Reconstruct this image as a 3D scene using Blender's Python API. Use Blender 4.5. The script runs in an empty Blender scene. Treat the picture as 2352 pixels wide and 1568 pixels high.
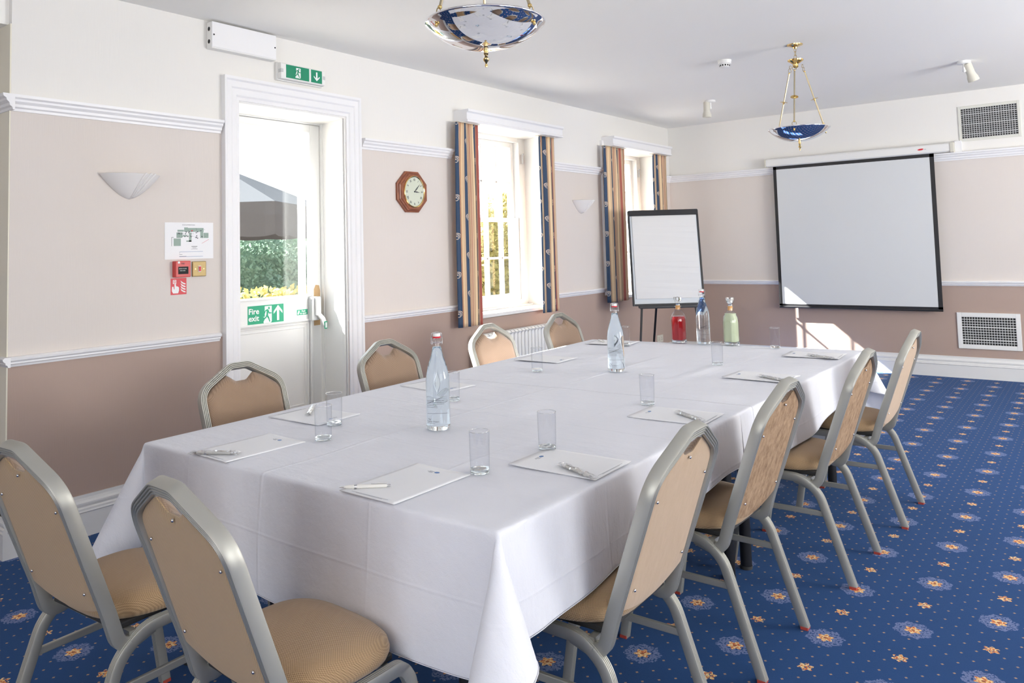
import bpy, bmesh, math, random
import numpy as np
from mathutils import Vector, Matrix
random.seed(7)
PI = math.pi
sc = bpy.context.scene
C = sc.collection

# ---------------------------------------------------------------- camera
def setup_camera():
    cam = bpy.data.cameras.new('camera'); ob = bpy.data.objects.new('camera', cam); C.objects.link(ob)
    cam.sensor_fit = 'HORIZONTAL'; cam.sensor_width = 36.0
    cam.lens = 1763.8 / 2352 * 36.0
    cam.shift_x = 0.0; cam.shift_y = (458.8 - 784.0) / 2352.0
    cam.clip_start = 0.05; cam.clip_end = 200
    pit, yaw, rol = math.radians(3.48), math.radians(37.36), math.radians(-1.61)
    w = Vector((-math.sin(yaw)*math.cos(pit), math.cos(yaw)*math.cos(pit), math.sin(pit)))
    r = Vector((math.cos(yaw), math.sin(yaw), 0)); u = r.cross(w)
    c, s = math.cos(rol), math.sin(rol)
    r, u = c*r + s*u, -s*r + c*u
    m = Matrix.Identity(4)
    for i in range(3):
        m[i][0] = r[i]; m[i][1] = u[i]; m[i][2] = -w[i]
    m[0][3], m[1][3], m[2][3] = 4.177, 0.0, 1.4
    ob.matrix_world = m; sc.camera = ob
setup_camera()

# ---------------------------------------------------------------- world, sun, fill lights, exposure
sc.view_settings.view_transform = 'Standard'; sc.view_settings.look = 'None'
sc.view_settings.gamma = 1.0; sc.view_settings.use_curve_mapping = False
sc.view_settings.exposure = 0.44
SKY = 2.6
SUN = 46.0
SUN_DIR = Vector((1.0, 0.45, -0.855))
world = bpy.data.worlds.new('sky'); sc.world = world; world.use_nodes = True
def setup_world():
    nt = world.node_tree; nt.nodes.clear()
    out = nt.nodes.new('ShaderNodeOutputWorld'); bg = nt.nodes.new('ShaderNodeBackground')
    tc = nt.nodes.new('ShaderNodeTexCoord'); sx = nt.nodes.new('ShaderNodeSeparateXYZ')
    rp = nt.nodes.new('ShaderNodeValToRGB')
    rp.color_ramp.elements[0].position = 0.0; rp.color_ramp.elements[0].color = (.96, .98, 1, 1)
    rp.color_ramp.elements[1].position = 0.8; rp.color_ramp.elements[1].color = (.62, .78, 1, 1)
    nt.links.new(tc.outputs['Generated'], sx.inputs[0]); nt.links.new(sx.outputs[2], rp.inputs[0])
    nt.links.new(rp.outputs[0], bg.inputs[0]); bg.inputs[1].default_value = SKY
    nt.links.new(bg.outputs[0], out.inputs[0])
setup_world()
def lamp(name, kind, loc, direction, energy, color=(1, 1, 1), **kw):
    l = bpy.data.lights.new(name, kind); l.energy = energy; l.color = color
    for k, v in kw.items(): setattr(l, k, v)
    o = bpy.data.objects.new(name, l); C.objects.link(o); o.location = loc
    o.rotation_euler = Vector(direction).to_track_quat('-Z', 'Y').to_euler()
    return o
lamp('sun', 'SUN', (-10, -5, 12), SUN_DIR, SUN, (1, .97, .93), angle=math.radians(.53))
# added fill lights, set outside openings in the unseen right and rear walls
AREA = [('fill_side', (7.72, 1.2, 1.45), (-1, .45, 1.1), 62, 2.6, 1.7),
        ('fill_side_far', (7.72, 5.4, 1.45), (-1, .25, 1.1), 215, 2.2, 1.7),
        ('fill_rear', (4.3, -3.72, 1.45), (-.1, 1, .9), 45, 3.6, 1.8)]
for n, l, d, e, sx_, sy_ in AREA:
    lamp(n, 'AREA', l, d, e, (1, .985, .96), shape='RECTANGLE', size=sx_, size_y=sy_)
sc.cycles.max_bounces = 12; sc.cycles.transparent_max_bounces = 24; sc.cycles.transmission_bounces = 12
sc.cycles.glossy_bounces = 6; sc.cycles.diffuse_bounces = 6
sc.cycles.use_denoising = True
sc.cycles.sample_clamp_indirect = 6.0
sc.cycles.caustics_reflective = False

# ---------------------------------------------------------------- shader helpers
class G:
    """small helper for node graphs"""
    def __init__(s, name):
        s.m = bpy.data.materials.new(name); s.m.use_nodes = True; s.nt = s.m.node_tree; s.nt.nodes.clear()
        s.out = s.nt.nodes.new('ShaderNodeOutputMaterial')
    def n(s, t, **kw):
        x = s.nt.nodes.new(t)
        for k, v in kw.items(): setattr(x, k, v)
        return x
    def link(s, a, b): s.nt.links.new(a, b)
    def setin(s, node, i, v):
        if v is None: return
        if hasattr(v, 'is_linked') or isinstance(v, bpy.types.NodeSocket): s.link(v, node.inputs[i])
        else:
            if isinstance(v, (tuple, list)) and len(v) == 3 and node.inputs[i].type == 'RGBA': v = (*v, 1)
            node.inputs[i].default_value = v
    def M(s, op, a, b=None, c=None, clamp=False):
        x = s.n('ShaderNodeMath', operation=op); x.use_clamp = clamp
        s.setin(x, 0, a); s.setin(x, 1, b); s.setin(x, 2, c); return x.outputs[0]
    def mix(s, f, a, b):
        x = s.n('ShaderNodeMix', data_type='RGBA'); s.setin(x, 0, f); s.setin(x, 6, a); s.setin(x, 7, b); return x.outputs[2]
    def pos(s):
        g = s.n('ShaderNodeNewGeometry'); x = s.n('ShaderNodeSeparateXYZ'); s.link(g.outputs['Position'], x.inputs[0]); return x.outputs
    def obj(s):
        g = s.n('ShaderNodeTexCoord'); x = s.n('ShaderNodeSeparateXYZ'); s.link(g.outputs['Object'], x.inputs[0]); return x.outputs
    def uv(s):
        g = s.n('ShaderNodeTexCoord'); x = s.n('ShaderNodeSeparateXYZ'); s.link(g.outputs['UV'], x.inputs[0]); return x.outputs
    def noise(s, scale, detail=2, vec=None, rough=.5, coord='Object', stretch=None):
        x = s.n('ShaderNodeTexNoise'); x.inputs['Scale'].default_value = scale; x.inputs['Detail'].default_value = detail
        x.inputs['Roughness'].default_value = rough
        if vec is None:
            vec = s.n('ShaderNodeTexCoord').outputs[coord]
        if stretch:
            mp = s.n('ShaderNodeMapping'); mp.inputs['Scale'].default_value = stretch; s.link(vec, mp.inputs[0]); vec = mp.outputs[0]
        s.link(vec, x.inputs['Vector']); return x.outputs[0]
    def bump(s, h, strength=.3, dist=.001):
        b = s.n('ShaderNodeBump'); b.inputs['Strength'].default_value = strength; b.inputs['Distance'].default_value = dist
        s.link(h, b.inputs['Height']); return b.outputs[0]
    def pbr(s, color, rough=.5, metal=0., normal=None, **kw):
        p = s.n('ShaderNodeBsdfPrincipled'); s.setin(p, 'Base Color', color); s.setin(p, 'Roughness', rough); s.setin(p, 'Metallic', metal)
        if normal is not None: s.link(normal, p.inputs['Normal'])
        for k, v in kw.items(): s.setin(p, k, v)
        return p
    def done(s, p):
        s.link(p.outputs[0], s.out.inputs[0]); return s.m
def simple(name, col, rough=.5, metal=0., noise=0., **kw):
    g = G(name); c = col
    if noise:
        n = g.noise(9, 3); c = g.mix(n, tuple(x*(1-noise) for x in col), tuple(min(1, x*(1+noise)) for x in col))
    return g.done(g.pbr(c, rough, metal, **kw))
def clear_glass(name, tint=(1, 1, 1), base=.04, rough=0.0, edge=None):
    g = G(name); t = g.n('ShaderNodeBsdfTransparent'); t.inputs[0].default_value = (*tint, 1)
    if edge: g.link(g.mix(g.M('POWER', g.n('ShaderNodeLayerWeight').outputs['Facing'], 3.0), tint, edge), t.inputs[0])
    gl = g.n('ShaderNodeBsdfGlossy'); gl.inputs['Roughness'].default_value = rough
    lw = g.n('ShaderNodeLayerWeight'); lw.inputs[0].default_value = .5
    f = g.M('ADD', g.M('MULTIPLY', g.M('POWER', lw.outputs['Facing'], 4.0), .75), base)
    mx = g.n('ShaderNodeMixShader'); g.link(f, mx.inputs[0]); g.link(t.outputs[0], mx.inputs[1]); g.link(gl.outputs[0], mx.inputs[2])
    return g.done(mx)
def solid_glass(name, col=(1, 1, 1), ior=1.45):
    g = G(name); b = g.n('ShaderNodeBsdfGlass'); b.inputs['Color'].default_value = (*col, 1)
    b.inputs['Roughness'].default_value = 0; b.inputs['IOR'].default_value = ior
    return g.done(b)

MT = {}
def make_materials():
    M = MT
    # papered walls: three colour bands between the rails, fine vertical ribbing
    g = G('wall_paint'); p = g.pos()
    lo = g.M('LESS_THAN', p[2], .915); up = g.M('GREATER_THAN', p[2], 2.165)
    nz = g.noise(1.4, 3, coord='Object')
    midc = g.mix(nz, (.67, .61, .56), (.70, .655, .62)); lowc = g.mix(nz, (.41, .305, .255), (.44, .335, .285))
    c = g.mix(lo, midc, lowc); c = g.mix(up, c, (.79, .777, .745))
    rib = g.noise(6, 4, stretch=(30, 30, 1.5))
    nb = g.bump(rib, .25, .002)
    M['wall'] = g.done(g.pbr(c, .75, 0, nb))
    M['ceiling'] = simple('ceiling_paint', (.88, .87, .835), .9)
    g = G('trim_paint'); nb = g.bump(g.noise(40, 2), .1, .001)
    M['trim'] = g.done(g.pbr((.83, .83, .84), .38, 0, nb))
    M['gloss_white'] = simple('door_gloss_paint', (.76, .76, .745), .35)
    M['cream'] = simple('cream_paint', (.80, .765, .64), .6)
    M['plaster'] = simple('plaster_white', (.80, .78, .76), .65)
    M['plastic'] = simple('white_plastic', (.80, .80, .78), .4)
    M['ivory'] = simple('ivory_plastic', (.62, .60, .52), .5)
    M['greyplastic'] = simple('grey_plastic', (.55, .56, .56), .4)
    M['darkhole'] = simple('dark_recess', (.02, .02, .02), .8)
    M['black'] = simple('black_powder_coat', (.008, .008, .010), .4)
    M['blackplastic'] = simple('black_plastic', (.02, .02, .022), .3)
    M['steel'] = simple('bright_steel', (.75, .75, .76), .2, 1.)
    M['brass'] = simple('polished_brass', (.78, .55, .22), .16, 1.)
    M['satin_brass'] = simple('satin_brass', (.40, .30, .14), .5, .7)
    M['pale_rod'] = simple('pale_brass_rod', (.55, .47, .32), .35, 1.)
    M['chrome'] = simple('mirror_chrome', (.86, .86, .88), .03, 1.)
    M['green'] = simple('safety_green', (.0, .33, .17), .45)
    M['green_lamp'] = simple('sign_green', (.0, .24, .12), .4)
    M['white_ink'] = simple('white_print', (.85, .87, .86), .5)
    M['red'] = simple('safety_red', (.62, .02, .035), .4)
    M['red2'] = simple('call_point_red', (.60, .055, .05), .35)
    M['darkink'] = simple('dark_print', (.05, .055, .07), .6)
    M['greyink'] = simple('grey_print', (.35, .36, .4), .6)
    M['blueink'] = simple('blue_print', (.06, .17, .42), .5)
    M['planfill'] = simple('plan_green_grey', (.30, .40, .35), .6)
    M['paper'] = simple('paper_white', (.86, .865, .88), .7)
    M['flip_paper'] = simple('flipchart_paper', (.72, .72, .71), .8)
    M['screen_fabric'] = simple('screen_fabric', (.66, .68, .69), .9)
    M['whiteboard'] = simple('whiteboard_enamel', (.62, .66, .69), .25)
    M['pen_white'] = simple('pen_plastic', (.80, .79, .74), .3)
    M['glass'] = clear_glass('window_glass', (.98, .99, .99), .03)
    M['tumbler'] = clear_glass('tumbler_glass', (.965, .972, .985), .055, 0., (.80, .83, .87)); M['rim_glass'] = clear_glass('rim_glass', (.95, .96, .98), .45, .1)
    M['film'] = clear_glass('cellophane', (.99, .995, 1), .30, .12)
    M['base_glass'] = solid_glass('thick_glass', (.96, .98, .98), 1.45)
    M['water'] = solid_glass('water_filled_glass', (.93, .975, 1.0), 1.36)
    M['redliquid'] = simple('red_cordial', (.60, .008, .02), .08, 0, **{'Transmission Weight': .55, 'IOR': 1.34})
    M['yellowliquid'] = simple('cloudy_lime_cordial', (.66, .74, .50), .3, 0, **{'Transmission Weight': .25, 'IOR': 1.34})
    M['cork'] = simple('amber_stopper_seal', (.75, .38, .12), .5)
    # chair frame
    g = G('champagne_metal'); nz = g.noise(3, 3); c = g.mix(nz, (.40, .395, .35), (.50, .495, .45))
    M['frame'] = g.done(g.pbr(c, .42, .55))
    def fabric(name, a, b, scale=240):
        g = G(name); o = g.obj()
        s1 = g.M('SINE', g.M('MULTIPLY', g.M('ADD', o[0], g.M('MULTIPLY', o[2], .35)), scale*2.2))
        s2 = g.M('SINE', g.M('MULTIPLY', g.M('ADD', o[1], g.M('MULTIPLY', o[2], 1.0)), scale*1.9))
        h = g.M('MULTIPLY_ADD', g.M('MULTIPLY', s1, s2), .5, .5)
        nz = g.noise(7, 4)
        col = g.mix(h, a, b); col = g.mix(g.M('MULTIPLY', nz, .5), col, tuple(x*.8 for x in b))
        return g.done(g.pbr(col, .85, 0, g.bump(h, .6, .0015), **{'Sheen Weight': .3}))
    M['seat_fabric'] = fabric('gold_woven_fabric', (.22, .125, .055), (.58, .39, .21), 520)
    M['back_fabric'] = fabric('taupe_woven_fabric', (.19, .115, .07), (.44, .30, .20), 480)
    M['rear_fabric'] = fabric('tan_woven_fabric', (.25, .15, .07), (.62, .435, .24), 500)
    g = G('brown_suede_fabric'); nz = g.noise(45, 6, rough=.75, stretch=(1, 1, .45)); nz = g.M('MULTIPLY_ADD', g.M('SUBTRACT', nz, .5), 2.2, .5, clamp=True)
    c = g.mix(nz, (.17, .095, .05), (.50, .34, .21)); M['rear_brown'] = g.done(g.pbr(c, .95, 0, g.bump(nz, .3, .002)))
    g = G('tan_suede_fabric'); nz = g.noise(38, 5, rough=.7, stretch=(1, 1, .4))
    c = g.mix(nz, (.42, .285, .17), (.55, .40, .265)); M['rear_suede'] = g.done(g.pbr(c, .95, 0, g.bump(nz, .3, .002), **{'Sheen Weight': .3}))
    M['redcap'] = simple('red_foot_plug', (.45, .06, .04), .5)
    M['seatpan'] = simple('black_seat_pan', (.03, .03, .03), .7)
    # table linen: creases pressed in as folds, fine wrinkles
    g = G('white_linen'); p = g.pos()
    def ridge(sock, c0, w, warp=None):
        v = g.M('SUBTRACT', sock, c0)
        if warp is not None: v = g.M('ADD', v, warp)
        return g.M('SUBTRACT', 1.0, g.M('MINIMUM', g.M('DIVIDE', g.M('ABSOLUTE', v), w), 1.0))
    wv = g.M('MULTIPLY', g.M('SUBTRACT', g.noise(2.2, 1), .5), .05)
    h = None
    for ax, c0, w, a in ((0, 2.165, .009, .4), (0, 2.62, .008, .22), (0, 1.78, .008, .22), (1, 1.86, .008, .3), (1, 2.34, .008, .45), (1, 3.42, .01, .4), (1, 3.95, .01, .5), (2, .58, .006, .18)):
        r_ = g.M('MULTIPLY', ridge(p[ax], c0, w, wv if ax < 2 else None), a)
        h = r_ if h is None else g.M('ADD', h, r_)
    wr = g.M('ADD', g.M('MULTIPLY', g.noise(7, 4, stretch=(.8, 2.2, 1), rough=.55), 1.8), g.M('MULTIPLY', g.noise(3.2, 3, stretch=(2.6, .7, .8), rough=.5), 2.2))
    wf = g.M('MULTIPLY', g.noise(420, 2), .12)
    h = g.M('ADD', g.M('ADD', h, wr), wf)
    M['linen'] = g.done(g.pbr((.80, .81, .86), .8, 0, g.bump(h, .8, .005), **{'Sheen Weight': .0}))
    M['linen_hem'] = simple('linen_hem', (.76, .76, .80), .8)
    # clock wood
    g = G('reddish_wood'); w_ = g.n('ShaderNodeTexWave'); w_.inputs['Scale'].default_value = 12; w_.inputs['Distortion'].default_value = 6
    w_.inputs['Detail'].default_value = 3; g.link(g.n('ShaderNodeTexCoord').outputs['Object'], w_.inputs[0])
    c = g.mix(w_.outputs[0], (.20, .06, .028), (.30, .10, .045)); M['wood'] = g.done(g.pbr(c, .35))
    M['dial'] = simple('clock_dial', (.62, .66, .54), .4)
    M['bare_wood'] = simple('bare_worn_wood', (.50, .33, .17), .8, 0, .3)
    # carpet
    g = G('patterned_carpet'); p = g.pos(); PX, PY = .477, .452
    def wrap(v, off, per):
        return g.M('WRAP', g.M('SUBTRACT', v, off), per/2, -per/2)
    def cell(ox, oy): return wrap(p[0], ox, PX), wrap(p[1], oy, PY)
    ax_, ay_ = cell(3.087, 2.629); bx_, by_ = cell(3.3255, 2.855)
    nz = g.noise(130, 2, coord='Object'); nzc = g.M('SUBTRACT', nz, .5)
    def rad(dx, dy, a, b):
        return g.M('SQRT', g.M('ADD', g.M('POWER', g.M('DIVIDE', dx, a), 2.), g.M('POWER', g.M('DIVIDE', dy, b), 2.)))
    def ang(dx, dy): return g.M('ARCTAN2', dy, dx)
    def big(dx, dy):
        r = rad(dx, dy, .061, .060); r = g.M('ADD', r, g.M('MULTIPLY', g.M('COSINE', g.M('MULTIPLY', ang(dx, dy), 8.)), .07))
        return g.M('ADD', r, g.M('MULTIPLY', nzc, .35))
    ra, rb = big(ax_, ay_), big(bx_, by_); r = g.M('MINIMUM', ra, rb)
    ry_ = g.M('MINIMUM', g.M('ABSOLUTE', g.M('ADD', ax_, 0)), 9)
    base = g.mix(g.noise(3, 3), (.0035, .036, .135), (.005, .046, .165))
    base = g.mix(g.noise(260, 1), base, (.008, .058, .20))
    # spots
    def dots(ox, oy):
        dx = wrap(p[0], ox, .0795); dy = wrap(p[1], oy, .07533)
        return g.M('LESS_THAN', g.M('ADD', g.M('ABSOLUTE', dx), g.M('ABSOLUTE', dy)), .0055)
    dd = g.M('MAXIMUM', dots(3.087, 2.629), dots(3.087+.03975, 2.629+.03767))
    col = g.mix(dd, base, (.40, .25, .17))
    field = g.M('LESS_THAN', r, 1.25); col = g.mix(field, col, base)
    ringm = g.M('MULTIPLY', g.M('LESS_THAN', r, 1.0), g.M('GREATER_THAN', g.noise(125, 2), .45))
    col = g.mix(ringm, col, (.15, .19, .37))
    # blossom in the middle, yellow to orange
    def blossom(dx, dy, s):
        r2 = rad(dx, dy, s, s); r2 = g.M('ADD', r2, g.M('MULTIPLY', g.M('COSINE', g.M('MULTIPLY', ang(dx, dy), 6.)), .22)); return g.M('ADD', r2, g.M('MULTIPLY', nzc, .25))
    fl = g.M('MINIMUM', blossom(ax_, ay_, .024), blossom(bx_, by_, .024))
    a2x, a2y = cell(3.087, 2.855); b2x, b2y = cell(3.3255, 2.629)
    fl2 = g.M('MINIMUM', blossom(a2x, a2y, .022), blossom(b2x, b2y, .022))
    warm = g.mix(g.M('GREATER_THAN', g.noise(120, 1), .5), (.60, .13, .03), (.80, .50, .18)); warm = g.mix(g.M('GREATER_THAN', g.noise(90, 1), .54), warm, (.85, .64, .33))
    f2 = g.M('MULTIPLY', g.M('LESS_THAN', fl2, 1.0), g.M('GREATER_THAN', g.noise(110, 1), .42))
    near2 = g.M('LESS_THAN', fl2, 1.7); col = g.mix(near2, col, base)
    col = g.mix(f2, col, warm)
    col = g.mix(g.M('LESS_THAN', fl, 1.0), col, warm)
    core = g.M('LESS_THAN', g.M('MINIMUM', rad(ax_, ay_, .006, .006), rad(bx_, by_, .006, .006)), 1.); col = g.mix(core, col, (.35, .10, .03))
    M['carpet'] = g.done(g.pbr(col, .9, 0, g.bump(g.noise(500, 2), .5, .004), **{'Specular IOR Level': .25, 'Sheen Weight': .11, 'Sheen Tint': (.45, .65, 1.0, 1.0)}))
    # curtain fabric: stripes across u (metres of cloth), motif on the blue stripe
    g = G('striped_curtain_fabric'); t = g.uv(); PER = .165
    u = g.M('WRAP', t[0], PER, 0.0); v = g.M('ADD', t[1], g.M('MULTIPLY', g.M('FLOOR', g.M('DIVIDE', t[0], PER)), .155))
    def band(a, b): return g.M('MULTIPLY', g.M('GREATER_THAN', u, a), g.M('LESS_THAN', u, b))
    gold = (.62, .445, .285); col = gold
    col = g.mix(band(0, .046), col, (.028, .062, .125))
    col = g.mix(band(.046, .049), col, (.75, .62, .42)); col = g.mix(band(.049, .052), col, (.06, .07, .09))
    col = g.mix(band(.162, .165), col, (.06, .07, .09))
    redf = g.M('SUBTRACT', 1., g.M('MINIMUM', g.M('DIVIDE', g.M('ABSOLUTE', g.M('SUBTRACT', u, .098)), .012), 1.))
    col = g.mix(g.M('POWER', redf, .6), col, (.36, .055, .045))
    col = g.mix(band(.132, .134), col, (.40, .20, .10))
    col = g.mix(band(.062, .068), col, (.42, .20, .13)); col = g.mix(band(.118, .125), col, (.46, .24, .16)); col = g.mix(band(.074, .076), col, (.30, .15, .09))
    col = g.mix(band(.138, .150), col, (.80, .62, .38))
    du = g.M('SUBTRACT', u, .023); dv = g.M('WRAP', v, .155, -.155)
    rr = g.M('SQRT', g.M('ADD', g.M('POWER', g.M('DIVIDE', du, g.M('SUBTRACT', .020, g.M('MULTIPLY', dv, .28))), 2.), g.M('POWER', g.M('DIVIDE', dv, .027), 2.)))
    ring = g.M('MULTIPLY', g.M('LESS_THAN', rr, 1.0), g.M('GREATER_THAN', rr, .80))
    ring2 = g.M('MULTIPLY', g.M('LESS_THAN', rr, .62), g.M('GREATER_THAN', rr, .42))
    ring2 = g.M('MULTIPLY', ring2, g.M('LESS_THAN', g.M('SUBTRACT', dv, g.M('ABSOLUTE', du)), .006))
    dot = g.M('LESS_THAN', rr, .2)
    mot = g.M('MAXIMUM', g.M('MAXIMUM', ring, ring2), dot)
    mot = g.M('MULTIPLY', mot, band(-.01, .060))
    col = g.mix(mot, col, (.70, .60, .50))
    M['curtain'] = g.done(g.pbr(col, .7, 0, g.bump(g.noise(300, 2), .2, .001)))
    M['lining'] = simple('curtain_lining', (.75, .70, .60), .8)
    # outdoors
    M['paving'] = simple('pale_paving', (.40, .37, .33), .9, 0, .15)
    g = G('hedge_leaves'); oi = g.noise(1.3, 3); nz = g.noise(9, 2)
    c = g.mix(nz, (.15, .24, .14), (.36, .42, .24)); c = g.mix(oi, c, (.17, .28, .26))
    d = g.n('ShaderNodeBsdfDiffuse'); tr = g.n('ShaderNodeBsdfTranslucent'); g.link(c, d.inputs[0]); g.link(c, tr.inputs[0])
    mx = g.n('ShaderNodeMixShader'); mx.inputs[0].default_value = .5; g.link(d.outputs[0], mx.inputs[1]); g.link(tr.outputs[0], mx.inputs[2])
    M['leaf'] = g.done(mx)
    g = G('yellow_leaves'); c = g.mix(g.noise(9, 2), (.26, .22, .06), (.42, .38, .16))
    d = g.n('ShaderNodeBsdfDiffuse'); tr = g.n('ShaderNodeBsdfTranslucent'); g.link(c, d.inputs[0]); g.link(c, tr.inputs[0])
    mx = g.n('ShaderNodeMixShader'); mx.inputs[0].default_value = .5; g.link(d.outputs[0], mx.inputs[1]); g.link(tr.outputs[0], mx.inputs[2])
    M['yleaf'] = g.done(mx)
    M['stem'] = simple('woody_stem', (.16, .11, .06), .9)
    M['canvas'] = simple('grey_canvas', (.06, .063, .067), 1., **{'Specular IOR Level': 0.})
    M['darkcanvas'] = simple('dark_valance_canvas', (.045, .043, .043), 1., **{'Specular IOR Level': 0.})
    M['exterior'] = simple('white_render', (.8, .8, .78), .9)
    M['pink'] = simple('pink_petals', (.6, .12, .35), .7)
make_materials()

# ---------------------------------------------------------------- mesh helpers
class MB:
    def __init__(s): s.v = []; s.f = []; s.uv = None
    def add(s, vs, fs):
        b = len(s.v); s.v += [tuple(x) for x in vs]; s.f += [tuple(i+b for i in f) for f in fs]; return s
    def box(s, x0, x1, y0, y1, z0, z1):
        if x0 > x1: x0, x1 = x1, x0
        if y0 > y1: y0, y1 = y1, y0
        if z0 > z1: z0, z1 = z1, z0
        v = [(x0,y0,z0),(x1,y0,z0),(x1,y1,z0),(x0,y1,z0),(x0,y0,z1),(x1,y0,z1),(x1,y1,z1),(x0,y1,z1)]
        return s.add(v, [(0,3,2,1),(4,5,6,7),(0,1,5,4),(1,2,6,5),(2,3,7,6),(3,0,4,7)])
    def prism(s, poly, n0, n1, fn):
        """poly: 2D list (u,v); extrude along n, placed by fn(u,v,n)"""
        k = len(poly)
        v = [fn(a, b, n0) for a, b in poly] + [fn(a, b, n1) for a, b in poly]
        f = [tuple(range(k))[::-1], tuple(range(k, 2*k))] + [(i, (i+1) % k, (i+1) % k + k, i+k) for i in range(k)]
        return s.add(v, f)
    def lathe(s, prof, seg=32, c=(0, 0, 0), cap0=False, cap1=False, sx=1, sy=1, a0=0, a1=2*PI, sq=None):
        full = abs(a1-a0-2*PI) < 1e-6; k = seg if full else seg+1
        vs = []
        for r, z in prof:
            for i in range(k):
                a = a0+(a1-a0)*i/seg; rr = r
                if sq: rr = r*sq(a)
                vs.append((c[0]+rr*math.cos(a)*sx, c[1]+rr*math.sin(a)*sy, c[2]+z))
        fs = []
        for j in range(len(prof)-1):
            for i in range(seg):
                i2 = (i+1) % k; fs.append((j*k+i, j*k+i2, (j+1)*k+i2, (j+1)*k+i))
        if cap0: fs.append(tuple(range(k))[::-1])
        if cap1: fs.append(tuple(range((len(prof)-1)*k, len(prof)*k)))
        return s.add(vs, fs)
    def tube(s, pts, r, seg=10, cap=True, closed=False):
        P = [Vector(p) for p in pts]; n = len(P)
        prof = [(math.cos(2*PI*i/seg), math.sin(2*PI*i/seg)) for i in range(seg)]
        rs = r if isinstance(r, (list, tuple)) else [r]*n
        return s.sweep(P, prof, None, cap, closed, rs)
    def sweep(s, P, prof, up=None, cap=True, closed=False, scale=None):
        P = [Vector(p) for p in P]; n = len(P); k = len(prof)
        T = []
        for i in range(n):
            a = P[(i-1) % n] if (closed or i > 0) else P[i]; b = P[(i+1) % n] if (closed or i < n-1) else P[i]
            T.append((b-a).normalized())
        N = Vector(up) if up is not None else (Vector((0, 0, 1)) if abs(T[0].z) < .9 else Vector((1, 0, 0)))
        N = (N - T[0]*N.dot(T[0])).normalized(); vs = []
        for i in range(n):
            if i: N = (N - T[i]*N.dot(T[i])).normalized()
            B = T[i].cross(N); sc_ = scale[i] if scale else 1.
            # mitre widening is ignored: bends are filleted
            for a, b in prof: vs.append(P[i] + N*a*sc_ + B*b*sc_)
        fs = []
        for i in range(n if closed else n-1):
            j = (i+1) % n
            for q in range(k): fs.append((i*k+q, i*k+(q+1) % k, j*k+(q+1) % k, j*k+q))
        if cap and not closed: fs += [tuple(range(k))[::-1], tuple(range((n-1)*k, n*k))]
        return s.add(vs, fs)
    def sphere(s, c, r, seg=12, rings=8, sz=1):
        prof = [(max(1e-4, r*math.sin(PI*i/rings)), -r*sz*math.cos(PI*i/rings)) for i in range(rings+1)]
        return s.lathe(prof, seg, c, True, True)
    def xf(s, m):
        s.v = [tuple(m @ Vector(v)) for v in s.v]; return s
    def build(s, name, mat, parent=None, smooth=False, bevel=0., bseg=2, recalc=True, sub=0, solid=0.):
        me = bpy.data.meshes.new(name); me.from_pydata(s.v, [], s.f)
        if recalc:
            bm = bmesh.new(); bm.from_mesh(me); bmesh.ops.recalc_face_normals(bm, faces=bm.faces); bm.to_mesh(me); bm.free()
        if mat is not None: me.materials.append(MT[mat] if isinstance(mat, str) else mat)
        o = bpy.data.objects.new(name, me); C.objects.link(o)
        if parent is not None: o.parent = parent
        if smooth:
            me.polygons.foreach_set('use_smooth', [True]*len(me.polygons))
            if smooth != 'all':
                try: me.set_sharp_from_angle(angle=math.radians(38))
                except Exception: pass
        if bevel:
            b = o.modifiers.new('bevel', 'BEVEL'); b.width = bevel; b.segments = bseg; b.limit_method = 'ANGLE'; b.angle_limit = math.radians(40)
        if solid:
            q = o.modifiers.new('thickness', 'SOLIDIFY'); q.thickness = solid; q.offset = 0
        if sub:
            q = o.modifiers.new('smooth', 'SUBSURF'); q.levels = sub; q.render_levels = sub
        return o
def build_each(mb, name, mat, parent=None, **kw):
    """one object per loose piece"""
    par = list(range(len(mb.v)))
    def find(a):
        while par[a] != a: par[a] = par[par[a]]; a = par[a]
        return a
    for f in mb.f:
        r0 = find(f[0])
        for i in f[1:]: par[find(i)] = r0
    groups = {}
    for f in mb.f: groups.setdefault(find(f[0]), []).append(f)
    out = []
    for fs in groups.values():
        idx = sorted({i for f in fs for i in f}); mp = {a: b for b, a in enumerate(idx)}
        m = MB(); m.v = [mb.v[i] for i in idx]; m.f = [tuple(mp[i] for i in f) for f in fs]; out.append(m.build(name, mat, parent, **kw))
    return out
def fillet(pts, rad, seg=6):
    """round the corners of a polyline; rad per interior point"""
    P = [Vector(p) for p in pts]; out = [P[0]]
    for i in range(1, len(P)-1):
        a, b, c = P[i-1], P[i], P[i+1]; r = rad[i-1] if isinstance(rad, (list, tuple)) else rad
        d1 = (a-b).normalized(); d2 = (c-b).normalized(); an = d1.angle(d2)
        if an > PI-.02: out.append(b); continue
        t = min(r/math.tan(an/2), (a-b).length*.49, (c-b).length*.49)
        p0, p1 = b+d1*t, b+d2*t
        for k in range(seg+1):
            q = k/seg; out.append(p0*(1-q)**2 + b*2*q*(1-q) + p1*q*q)
    out.append(P[-1]); return out
def empty(name, loc=(0, 0, 0), rz=0.):
    o = bpy.data.objects.new(name, None); C.objects.link(o); o.location = loc; o.rotation_euler = (0, 0, rz); o.empty_display_size = .1; return o
def tag(o, label, cat, group=None, kind=None):
    if label: o['label'] = label
    if cat: o['category'] = cat
    if group: o['group'] = group
    if kind: o['kind'] = kind
    return o
def struct(o, label=None):
    o['kind'] = 'structure'
    if label: o['label'] = label
    return o
def kids(o): return [c for c in list(C.objects) if c.parent == o]
def copy_tree(o, parent=None):
    c = o.copy(); C.objects.link(c)
    if parent is not None: c.parent = parent
    for ch in kids(o): copy_tree(ch, c)
    return c
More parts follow.
